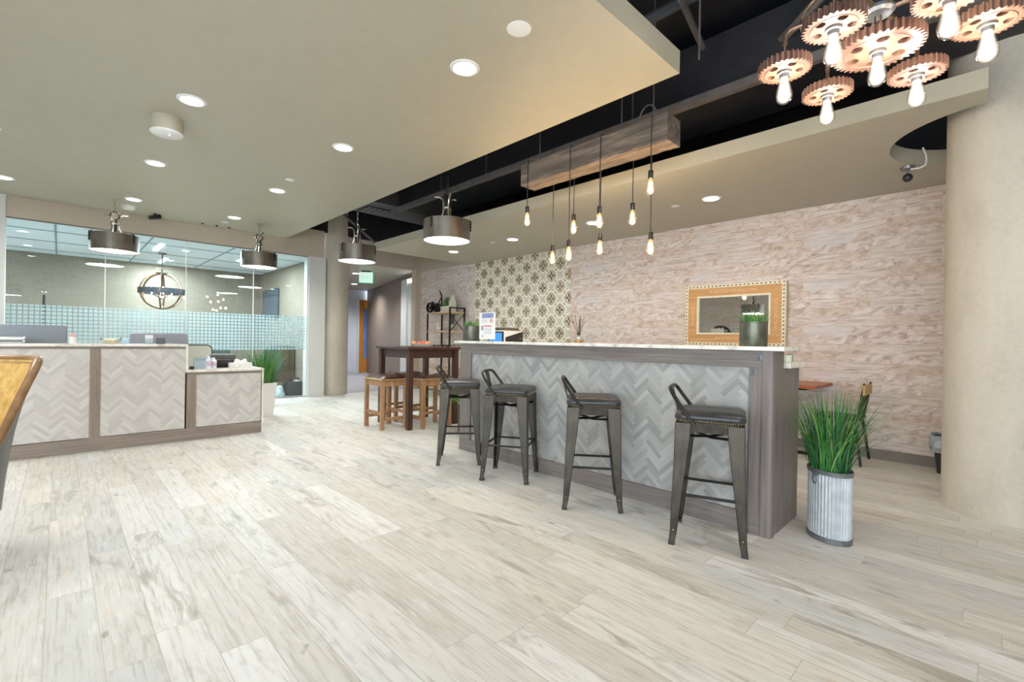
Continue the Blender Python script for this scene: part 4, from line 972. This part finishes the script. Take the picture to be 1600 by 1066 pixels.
# tractor ornament
t = thing('tractor_ornament', 'dark metal vintage tractor ornament with a tall curved stack on top of the shelf unit', 'ornament', (5.98, 8.52, 1.775)); t.scale = (1.35, 1.35, 1.35)
def wheel(x, y, r, wd):
    mb = MB(); mb.loft([[(x + dx, y + q * math.cos(a), r + q * math.sin(a)) for a in (2 * PI * i / 24 for i in range(24))] for dx, q in ((-wd / 2, r * .72), (-wd / 2, r), (wd / 2, r), (wd / 2, r * .72), (-wd / 2, r * .72))], False)
    for k in range(6):
        a = PI * k / 3; mb.tube([(x, y, r), (x, y + r * .78 * math.cos(a), r + r * .78 * math.sin(a))], .006, 5)
    mb.build('wheel', m_blackmetal, t)
for sx in (-.07, .07): wheel(sx, .13, .085, .035); wheel(sx, -.10, .05, .025)
MB().box((-.04, -.12, .06), (.04, .05, .13)).box((-.05, .04, .05), (.05, .16, .11)).build('engine_block', m_blackmetal, t, bevel=.01)
MB().tube([(0, -.09, .12), (0, -.10, .2), (0, -.09, .28), (0, -.06, .33), (0, -.03, .36)], [.014, .012, .012, .011, .008], 8).tube([(0, .0, .12), (0, -.04, .2), (0, -.08, .24)], .01, 6).build('stack', m_blackmetal, t, smooth=True)
MB().box((-.03, .1, .12), (.03, .16, .135)).box((-.03, .155, .13), (.03, .165, .19)).build('seat', m_blackmetal, t, bevel=.004)
# house planter
t = thing('house_planter', 'white house-shaped planter with bushy green leaves on top of the shelf unit', 'potted plant', (5.98, 8.12, 1.775))
m_cream = mat('cream_wood', (206, 204, 188), .6, fn=speckle((206, 204, 188), 6, 14))
mb = MB(); mb.box((-.075, -.10, .0), (.075, .22, .13)); mb.build('box', m_cream, t)
mb = MB(); mb.prism([(-.075, 0), (.075, 0), (.075, .22), (0, .37), (-.075, .22)], 1, -.15, -.10); mb.build('gable', m_cream, t)
rr = random.Random(4); mb = MB()
for k in range(620):
    a, b = rr.uniform(0, 2 * PI), rr.uniform(0, PI / 2); r = .135 * rr.random() ** .4
    c = Vector((r * math.cos(a) * math.cos(b) * .8, .07 + r * 1.15 * math.sin(a) * math.cos(b), .12 + r * 1.35 * math.sin(b))); d = Vector((rr.uniform(-1, 1), rr.uniform(-1, 1), rr.uniform(.2, 1))).normalized() * .03; e = d.orthogonal().normalized() * .008
    mb.mat(rr.choice((0, 0, 2, 2))); mb.add([c, c + d * .5 + e, c + d, c + d * .5 - e], [(0, 1, 2, 3)])
mb.build('foliage', GM, t)
t = thing('bird_figurine', 'white bird figurine on the second board of the shelf unit', 'figurine', (5.86, 8.33, 1.375))
MB().sphere((0, 0, .045), .045, 14, 10, .7, .9, 1).build('body', m_whitegl, t, smooth=True)
MB().tube([(0, .01, .07), (0, .015, .11), (0, .03, .15)], [.02, .014, .013], 8).sphere((0, .033, .155), .017, 10, 8).build('neck_and_head', m_whitegl, t, smooth=True)
MB().tube([(0, -.03, .05), (0, -.06, .04)], [.014, .004], 8).build('tail', m_whitegl, t)
t = thing('cactus_ornament', 'pale green rounded ornament on a stand on the second board of the shelf unit', 'ornament', (5.98, 7.98, 1.375))
MB().lathe([(.001, .0), (.028, 0), (.024, .03), (.001, .03)], n=16).build('base', m_cream, t, smooth=True)
MB().sphere((0, 0, .09), .045, 14, 10, 1, 1, 1.4).build('body', mat('pale_green_glaze', (166, 190, 150), .35, fn=speckle((166, 190, 150), 10, 10)), t, smooth=True)

# ================================================================== RIGHT SIDE: small table, chair, bin
t = thing('side_table', 'small orange-brown wood table against the stone wall behind the bar end', 'table', (5.88, 1.75, 0))
MB().box((-.36, -.50, .745), (.36, .55, .78)).build('tabletop', m_ctable, t, bevel=.004)
MB().box((-.04, -.04, .02), (.04, .04, .745)).build('column', m_blackmetal, t)
MB().bar((-.26, 0, .015), (.26, 0, .015), .05, .03).bar((0, -.38, .015), (0, .38, .015), .05, .03).build('base', m_blackmetal, t)
MB().box((-.3, -.4, .725), (.3, .4, .745)).build('under_frame', m_blackmetal, t)
t = thing('dining_chair', 'black metal chair with a tan wood backrest, mostly hidden behind the grass planter', 'chair', (5.94, 1.12, 0), math.radians(0))
for sx in (-1, 1):
    MB().tube([(sx * .19, .16, .44), (sx * .22, .22, 0)], [.016, .011], 8).build('leg', m_blackmetal, t, smooth=True)
    MB().tube([(sx * .19, -.16, .44), (sx * .23, -.22, 0)], [.016, .011], 8).build('leg', m_blackmetal, t, smooth=True)
    MB().tube([(sx * .18, -.17, .44), (sx * .18, -.20, .6), (sx * .18, -.23, .82)], .010, 8).build('back_post', m_blackmetal, t, smooth=True)
mb = MB(); mb.loft([[(x, y, z) for x, y in rrect(0, 0, .2, .2, .05, 4)] for z in (.44, .465)]); mb.build('seat', m_blackmetal, t, bevel=.004)
mb = MB()
for k in range(7):
    x = -.15 + k * .05; mb.bar((x, -.18, .48), (x, -.215, .70), .01, .008)
mb.build('back_grille', m_blackmetal, t)
MB().box((-.205, -.245, .70), (.165, -.22, .805)).build('backrest', m_tan, t, bevel=.008)
t = thing('trash_bin', 'black waste bin with a grey plastic liner, partly behind the right column', 'bin', (6.08, .26, 0))
mb = MB(); mb.loft([[(x, y, z) for x, y in rrect(0, 0, a, b, .03, 4)] for a, b, z in ((.09, .10, 0), (.125, .135, .34), (.118, .128, .34), (.085, .095, .01))]); mb.build('bin_body', m_dkplastic, t, smooth=True)
mb = MB(); rr = random.Random(9)
mb.loft([[(a * (x + rr.uniform(-.008, .008)), a * (y + rr.uniform(-.008, .008)), z) for x, y in rrect(0, 0, .135, .145, .04, 6)] for a, z in ((.97, .20), (1.04, .25), (1.03, .31), (1.08, .35), (1.0, .36), (.9, .33))], False); mb.build('bin_liner', mat('liner_plastic', (150, 158, 164), .25, fn=speckle((150, 158, 164), 24, 14)), t)

# ================================================================== RECEPTION DESK
t = thing('reception_desk', 'two-level reception desk with herringbone panels and pale quartz tops', 'desk')
YD = 6.375; XL = -2.2
MB().box((XL, YD + .012, .14), (1.03, YD + .03, 1.06)).build('herringbone_panel', m_herrX, t)
MB().box((1.06, YD + .012, .14), (1.82, YD + .03, .76)).build('herringbone_panel', m_herrX, t)
MB().box((XL, YD, 0), (1.83, YD + .05, .135)).build('base_board', m_greyX, t, bevel=.003)
MB().box((XL, YD + .004, 1.045), (1.045, YD + .05, 1.066)).build('top_strip', m_greyX, t)
MB().box((1.045, YD + .004, .745), (1.83, YD + .05, .774)).build('top_strip', m_greyX, t)
for a, b, h in ((.225, .305, 1.05), (1.045, 1.135, .76), (-.80, -.72, 1.05)): MB().box((a, YD, .13), (b, YD + .04, h)).build('stile', m_greyZ, t, bevel=.003)
MB().box((XL, YD - .02, 1.068), (1.052, YD + .30, 1.094)).build('countertop', m_marble, t, bevel=.003)
MB().box((1.030, YD - .012, .774), (1.052, YD + .30, 1.068)).build('step_panel', m_marble, t)
MB().box((1.045, YD - .02, .774), (1.845, YD + .66, .802)).build('low_countertop', m_marble, t, bevel=.003)
MB().box((1.828, YD - .004, 0), (1.845, YD + .66, .774)).build('end_panel', m_marble, t)
MB().box((XL, YD + .26, 0), (1.03, YD + .29, 1.066)).build('back_panel', m_white, t)
MB().box((XL, YD + .29, .72), (1.045, YD + 1.0, .75)).build('work_surface', m_white, t)
for x in (XL + .1, -.4, 1.0): MB().box((x, YD + .3, 0), (x + .03, YD + .98, .72)).build('support_panel', m_white, t)
MB().box((1.06, YD + .56, .0), (1.82, YD + .6, .774)).build('back_panel', m_white, t)

def monitor(x, y, w_, h, z, m, label):
    t = thing('computer_monitor', label, 'monitor', (x, y, z), 0, 'computers on the reception desk')
    mb = MB(); mb.prism([(-.03, .15), (-.034, .3), (-.03, .15 + h), (.0, .15 + h), (.0, .15)], 0, -w_ / 2, w_ / 2)
    mb = MB(); mb.box((-w_ / 2, -.024, .13), (w_ / 2, 0, .13 + h)); mb.build('back_shell', m, t, bevel=.01)
    MB().box((-w_ / 2 + .004, 0, .134), (w_ / 2 - .004, .004, .126 + h)).build('screen', m_dkplastic, t)
    MB().bar((0, -.05, .25), (0, -.03, .01), .16, .008, (0, 1, 0)).build('stand_neck', m, t)
    MB().box((-.1, -.12, 0), (.1, .06, .008)).build('stand_base', m, t)
monitor(-.27, 7.03, .66, .40, .75, m_imac, 'grey computer monitor seen from behind at the left end of the reception desk')
monitor(.87, 7.03, .57, .335, .75, m_imac2, 'smaller silver computer monitor seen from behind on the reception desk')
HZ = 1.094
t = thing('paper_tray', 'flat white stack of paper trays at the left end of the desk top', 'paper tray', (-.42, 6.55, HZ))
for k in range(2): MB().box((-.15, -.08, .004 + k * .032), (.18, .09, .012 + k * .032)).box((-.15, .08, .004 + k * .032), (.18, .09, .03 + k * .032)).build('tray', m_white, t)
for k in range(2): MB().box((.17, -.08, .0 + k * .032), (.18, .09, .034 + k * .032)).box((-.15, -.08, .0 + k * .032), (-.14, .09, .034 + k * .032)).build('tray_side', m_white, t)
t = thing('pen_cup', 'small white cup with pink paper on the reception desk, right of the grey monitor', 'cup', (.098, 6.5, HZ))
MB().lathe([(.001, 0), (.03, 0), (.033, .07), (.03, .07), (.028, .005)], n=20).build('cup_body', m_white, t, smooth=True)
MB().box((-.022, -.003, .02), (.012, .003, .1)).box((-.005, .006, .02), (.025, .01, .09)).build('card', mat('pink_card', (232, 176, 170), .6), t)
t = thing('candy_dish', 'shallow dish of wrapped candy with dark end handles on the reception desk', 'dish', (.39, 6.5, HZ))
MB().lathe([(.001, 0), (.05, 0), (.072, .03), (.075, .04), (.07, .04), (.048, .008)], n=28).build('bowl', mat('pearl_bowl', (206, 198, 172), .35), t, smooth=True)
for s_ in (-1, 1): MB().tube([(s_ * .07, 0, .035), (s_ * .082, 0, .055), (s_ * .076, 0, .07)], .005, 6).build('handle', m_dkplastic, t)
rr = random.Random(6); mb = MB()
for k in range(22): 
    a, r = rr.uniform(0, 6.28), .055 * math.sqrt(rr.random()); mb.sphere((r * math.cos(a), r * math.sin(a), .038 + rr.uniform(0, .012)), .013, 8, 6, 1.2, .8, .7)
mb.build('candy', mat('candy', (228, 222, 200), .4, fn=speckle((228, 222, 200), 14, 30)), t)['kind'] = 'stuff'
tag(MB().box((.475, 6.5, HZ), (.54, 6.53, HZ + .055)).build('tissue_pack', mat('pale_blue_pack', (176, 206, 226), .5), bevel=.008), 'small pale blue pack on the reception desk, right of the candy dish', 'tissue pack')
t = thing('card_holder', 'small clear holder with white card in front of the silver monitor', 'card holder', (.712, 6.5, HZ))
MB().box((-.035, -.002, .01), (.035, .002, .10)).build('card', m_white, t); MB().box((-.04, -.02, 0), (.04, .02, .008)).box((-.04, -.006, 0), (.04, -.003, .06)).build('holder', m_clear, t)
tag(MB().box((.775, 6.5, HZ), (.86, 6.535, HZ + .07)).build('card_reader', mat('slate_plastic', (92, 94, 100), .5), bevel=.005), 'dark grey box standing in front of the silver monitor', 'card reader')
LOW = .802
t = thing('notice_holder', 'clear acrylic holder with white notices on the low end of the reception desk', 'sign', (1.20, 6.52, LOW), math.radians(8))
MB().box((-.07, -.002, .005), (.07, .002, .13)).build('paper', m_white, t); MB().box((-.075, -.035, 0), (.075, .035, .006)).box((-.075, -.006, 0), (.075, -.003, .14)).build('holder', m_clear, t)
MB().box((-.055, -.0032, .10), (.055, -.0022, .115)).build('blue_heading', mat('blue_print', (150, 176, 210), .5), t)
for i, (x, y, h, lb) in enumerate(((1.285, 6.53, .15, 'white pump bottle right beside the notice holder'), (1.345, 6.56, .13, 'shorter white bottle with a printed label, nearer the tissues'))):
    t = thing('sanitizer_bottle', lb, 'bottle', (x, y, LOW), 0, 'bottles on the low desk end')
    MB().lathe([(.001, 0), (.028, 0), (.03, .01), (.03, h * .72), (.012, h * .84), (.012, h * .9)], n=20).build('bottle_body', mat('clear_white', (226, 232, 238), .3), t, smooth=True)
    MB().lathe([(.0305, h * .2), (.0305, h * .6)], n=20).build('label', mat('label_print', (196, 170, 190), .5, fn=speckle((204, 186, 204), 30, 60)), t, smooth=True)
    MB().cyl((0, 0), .013, h * .88, h, 12).box((-.03, -.006, h - .012), (.01, .006, h)).build('pump', m_white, t)
t = thing('tissue_box', 'white tissue box with a tissue pulled up on the low desk end', 'tissue box', (1.64, 6.60, LOW))
MB().box((-.12, -.06, 0), (.12, .06, .06)).build('box', mat('tissue_pattern', (232, 232, 228), .6, fn=speckle((228, 228, 226), 12, 30)), t, bevel=.003)
rr = random.Random(12); mb = MB(); mb.loft([[(-.075 + i * .019 - .01 * z * (i - 4) * .3, s_ * (.022 - .014 * z) + rr.uniform(-.004, .004), .058 + z * (.042 + .012 * math.sin(i * 1.1))) for i in range(9)] for s_, z in ((-1, 0), (-1, 1), (1, 1), (1, 0))], False, False); mb.build('tissue', m_white, t, smooth=True)
tag(MB().box((1.085, 6.46, LOW), (1.13, 6.52, LOW + .035)).build('stapler', m_dkplastic, bevel=.008), 'small black stapler at the step of the desk', 'stapler')
t = thing('desk_printer', 'low dark printer behind the tissues on the reception desk', 'printer', (1.50, 6.82, LOW))
MB().box((-.13, -.12, 0), (.15, .15, .10)).build('body', m_dkplastic, t, bevel=.012); MB().box((-.1, -.16, .02), (.12, -.1, .035)).build('paper_slot', m_blackmetal, t)
MB().box((-.12, -.02, .1), (.14, .15, .16)).build('lid', mat('grey_plastic', (96, 100, 98), .5), t, bevel=.01)
t = thing('office_chair', 'pale office chair with a dark edge behind the low end of the reception desk', 'chair', (1.28, 7.45, 0))
mb = MB(); mb.prism(rrect(0, .80, .21, .26, .06, 5), 1, -.03, .01); bk = mb.build('backrest', mat('pale_mesh', (206, 208, 196), .7), t)
mb = MB(); mb.tube([(x, -.01, z) for x, z in rrect(0, .80, .215, .265, .06, 5)], .013, 6, closed=True); mb.build('back_frame', m_dkplastic, bk)
mb = MB(); mb.loft([[(x, y + .22, z) for x, y in rrect(0, 0, .23, .22, .06, 4)] for z in (.45, .5)]); mb.build('seat', m_dkplastic, t)
MB().cyl((0, .22), .025, .1, .45).bar((0, 0, .5), (0, .0, .62), .05, .02).build('post', m_dkplastic, t)
for k in range(5):
    a = 2 * PI * k / 5; MB().bar((0, .22, .1), (.28 * math.cos(a), .22 + .28 * math.sin(a), .07), .04, .03).sphere((.28 * math.cos(a), .22 + .28 * math.sin(a), .03), .03, 10, 8).build('leg', m_dkplastic, t)

# ================================================================== OFFICE BEHIND THE GLASS
t = thing('globe_chandelier', 'dark metal globe chandelier hanging in the room behind the glass', 'chandelier', (1.45, 11.5, 2.06))
R = .37
MB().lathe([(R, -.05), (R + .01, -.05), (R + .01, .05), (R, .05), (R, -.05)], n=48).build('equator_band', mat('blue_black_iron', (40, 46, 52), .5, fn=speckle((40, 46, 52), 6, 10)), t, smooth=True)
for k in range(3):
    a = PI * k / 3 + .3; mb = MB(); mb.tube([(R * math.cos(q) * math.cos(a), R * math.cos(q) * math.sin(a), R * .93 * math.sin(q)) for q in (2 * PI * i / 40 for i in range(40))], .017, 8, closed=True); mb.build('hoop', m_bronze, t, smooth=True)
MB().cyl((0, 0), .012, .33, .755, 10).cyl((0, 0), .07, .735, .755, 18).cyl((0, 0), .10, .34, .365, 18).build('rod', m_gunD, t)
MB().tube([(-.16, 0, -.06), (0, 0, -.14), (.16, 0, -.06)], .01, 6).tube([(0, -.16, -.06), (0, 0, -.14), (0, .16, -.06)], .01, 6).cyl((0, 0), .012, -.16, .35, 8).build('candle_arm', m_gunD, t)
for k in range(4):
    a = PI / 2 * k; cx_, cy_ = .16 * math.cos(a), .16 * math.sin(a)
    MB().cyl((cx_, cy_), .012, -.07, .0, 10).build('candle_sleeve', m_white, t); MB().sphere((cx_, cy_, .04), .022, 10, 8, 1, 1, 1.8).build('candle_bulb', mat('candle_bulb', (255, 240, 220), .5, emit=(255, 236, 205), estr=14), t, smooth=True)
for i, (x, y, lb) in enumerate(((1.30, 10.75, 'slim linear light in the ceiling behind the glass, left of the globe chandelier'), (2.75, 10.9, 'slim linear light in the ceiling behind the glass near the column'), (1.6, 12.6, 'slim linear light at the back of the room behind the glass'), (-1.6, 11.6, 'slim linear light beyond the left side behind the glass'))):
    q = tag(MB().box((x - .03, y - .45, 2.803), (x + .03, y + .45, 2.814)).build('linear_light', m_panel), lb, 'ceiling light', 'linear lights in the room behind the glass')
    light('AREA', (x, y, 2.80), 70, (.82, .94, 1), shape='RECTANGLE', size=.06, size_y=.9)
mb = MB()
for x in (-.06, 1.1, 2.3): mb.box((x - .012, 9.75, 2.806), (x + .012, 13.42, 2.816))
for y in (10.4, 11.6, 12.8): mb.box((-4.4, y - .012, 2.806), (3.77, y + .012, 2.816))
struct('trim_6', mb, mat('grid_grey', (120, 146, 160), .5))
t = thing('wall_television', 'dark grey television on the side wall of the room behind the glass', 'television', (3.74, 12.45, 2.0))
MB().box((-.03, -.55, -.33), (.02, .55, .36)).build('screen', mat('tv_grey', (74, 88, 98), .15, fn=speckle((74, 88, 98), 4, 3)), t, bevel=.006); MB().box((.02, -.2, -.2), (.05, .2, .2)).build('mount', m_dkplastic, t)
t = thing('coat_stand', 'thin black stand with a round knob behind the glass at left', 'stand', (-.19, 11.0, 0))
MB().cyl((0, 0), .018, .03, 1.84, 10).build('pole', m_dkplastic, t); MB().sphere((0, 0, 1.865), .035, 12, 8).build('knob', m_nickel, t, smooth=True); MB().lathe([(.001, 0), (.16, 0), (.16, .02), (.02, .04)], n=24).build('base', m_dkplastic, t)
t = thing('meeting_table', 'long meeting table behind the frosted glass', 'table', (1.3, 11.9, 0))
MB().box((-1.4, -.55, .72), (1.3, .55, .76)).build('tabletop', m_greyX, t); 
for x in (-1.0, .9): MB().box((x - .05, -.35, 0), (x + .05, .35, .72)).build('leg', m_dkplastic, t)
m_mesh = mat('grey_upholstery', (112, 120, 114), .8, fn=speckle((112, 120, 114), 8, 20))
for i, (x, y, a, lb) in enumerate(((2.98, 10.45, 25, 'grey upholstered chair behind the glass, right of the white planter'), (2.2, 10.75, 0, 'grey upholstered chair behind the glass, hidden by the white planter grass'), (.9, 10.75, 0, 'grey chair behind the frosted glass and the silver monitor'))):
    t = thing('meeting_chair', lb, 'chair', (x, y, 0), math.radians(a), 'chairs round the meeting table')
    mb = MB(); mb.loft([[(u, -.25 + dy - (z - .45) * .12, z) for u, dy in ((-w_, 0), (w_, 0), (w_, .06), (-w_, .06))] for w_, z in ((.27, .30), (.27, .5), (.25, .75), (.21, .98))]); mb.build('backrest', m_mesh, t, bevel=.02)
    MB().box((-.25, -.23, .40), (.25, .25, .48)).build('seat', m_mesh, t, bevel=.02)
    for sx in (-1, 1):
        for sy in (-1, 1): MB().tube([(sx * .2, sy * .18, .4), (sx * .24, sy * .22, 0)], .012, 6).build('leg', m_dkplastic, t)
t = thing('storage_cabinet', 'low brown cabinet in the right corner behind the glass', 'cabinet', (3.50, 11.3, 0))
MB().box((-.25, -.5, 0), (.25, .5, 1.0)).build('body', mat('brown_cabinet', rough=.5, fn=woodgrain(((96, 82, 66), (116, 100, 82), (130, 114, 96)))), t)
for y in (-.25, .25): MB().box((-.265, y - .24, .05), (-.25, y + .24, .95)).build('door', mat('brown_cabinet'), t)
t = thing('duffel_bag', 'dark bag on the floor behind the glass beside the column', 'bag', (3.48, 10.02, 0))
mb = MB(); mb.loft([[(x, y, z) for x, y in rrect(0, 0, a, b, .07, 5)] for a, b, z in ((.17, .14, 0), (.19, .16, .06), (.18, .15, .2), (.14, .09, .28), (.1, .04, .3))]); mb.build('bag_body', mat('bag_fabric', (44, 46, 50), .8, fn=speckle((44, 46, 50), 8, 20)), t, smooth=True)
MB().tube([(-.1, -.02, .26), (-.06, -.06, .36), (.06, -.06, .36), (.1, -.02, .26)], .012, 6).build('handle', m_dkplastic, t); MB().box((-.03, -.1, .285), (.08, -.02, .305)).build('paper', m_white, t)
tag(MB().box((3.14, 10.06, 0), (3.28, 10.28, .27)).build('cardboard_box', mat('cardboard', (150, 140, 118), .8, fn=speckle((150, 140, 118), 6, 12)), bevel=.003), 'tan cardboard box behind the plastic bag and glass', 'box')
rr = random.Random(14); mb = MB(); n = 16
mb.loft([[(r * (1 + rr.uniform(-.2, .2)) * math.cos(2 * PI * k / n), r * (1 + rr.uniform(-.2, .2)) * math.sin(2 * PI * k / n), z + rr.uniform(-.008, .008) * (z > .02)) for k in range(n)] for r, z in ((.07, .001), (.10, .05), (.09, .12), (.06, .18), (.04, .22))]); 
tag(mb.build('plastic_bag', mat('plastic_film', (190, 206, 212), .2, fn=speckle((196, 210, 216), 26, 16)), loc=(3.14, 9.85, 0), smooth=False), 'crumpled clear plastic bag on the floor just behind the glass', 'bag')

# ================================================================== ARMCHAIR at the left edge
def armchair():
    t = thing('tub_armchair', 'yellow leather tub armchair with grey outer shell, cut by the left edge', 'armchair', (-.545, 3.66, 0), 0)
    BD = math.radians(62)            # direction of the back
    def H(a):                        # rim height by angle from the back
        d = abs(math.degrees(a)); 
        u = min(1, max(0, (d - 50) / 48)); u = u * u * (3 - 2 * u); return 1.05 - .47 * u
    def Rr(z, hgt): 
        u = (z - .28) / .77; return .335 + .065 * u + .085 * max(0, u) ** 3
    N, K = 72, 12; inner, outer, rim = [], [], []
    for k in range(K + 1):
        ri, ro = [], []
        for i in range(N + 1):
            a = math.radians(-128 + 256 * i / N); h = H(a); z = .26 + (h - .26) * k / K; R = Rr(z, h); b = BD + a
            ro.append((R * math.cos(b), R * math.sin(b), z)); q = R - .03; ri.append((q * math.cos(b), q * math.sin(b), z))
        inner.append(ri); outer.append(ro)
    MB().loft(outer, False, False).build('outer_shell', m_gleather, t, smooth=True)
    MB().loft(inner, False, False).build('inner_back', m_yel, t, smooth=True)
    mid = [((Vector(inner[-1][i]) + Vector(outer[-1][i])) / 2) for i in range(N + 1)]
    ends = lambda s_: [((Vector(inner[k][s_]) + Vector(outer[k][s_])) / 2) for k in range(K + 1)]
    path = ends(0) + mid[1:-1] + list(reversed(ends(-1)))
    ed = MB().tube(path, .02, 12).build('rolled_edge', m_yedge, t, smooth=True)
    mb = MB()
    for i in range(N * 3):
        u = i / 3; j = int(u); f = u - j; p = Vector(inner[-1][j]).lerp(Vector(inner[-1][min(N, j + 1)]), f); c = Vector((0, 0, p.z)); d = (c - p).normalized()
        mb.sphere(p + d * .010 + Vector((0, 0, -.020)), .0042, 6, 4)
    mb.build('nailhead_trim', m_nail, ed, smooth=True)
    mb = MB(); mb.lathe([(.001, .30), (.27, .30), (.285, .36), (.27, .44), (.2, .46), (.001, .465)], n=36); mb.build('seat_cushion', m_yel, t, smooth=True)
    mb = MB(); mb.lathe([(.001, .24), (.26, .24), (.295, .27), (.28, .31), (.001, .31)], n=40); mb.build('seat_base', m_gleather, t, smooth=True)
    for a in (28, 100, 190, 280):
        a = math.radians(a); c, s_ = math.cos(a), math.sin(a); MB().tube([(.22 * c, .22 * s_, .26), (.30 * c, .30 * s_, .10), (.325 * c, .325 * s_, 0)], [.03, .022, .016], 10).build('leg', m_yedge, t, smooth=True)
armchair()
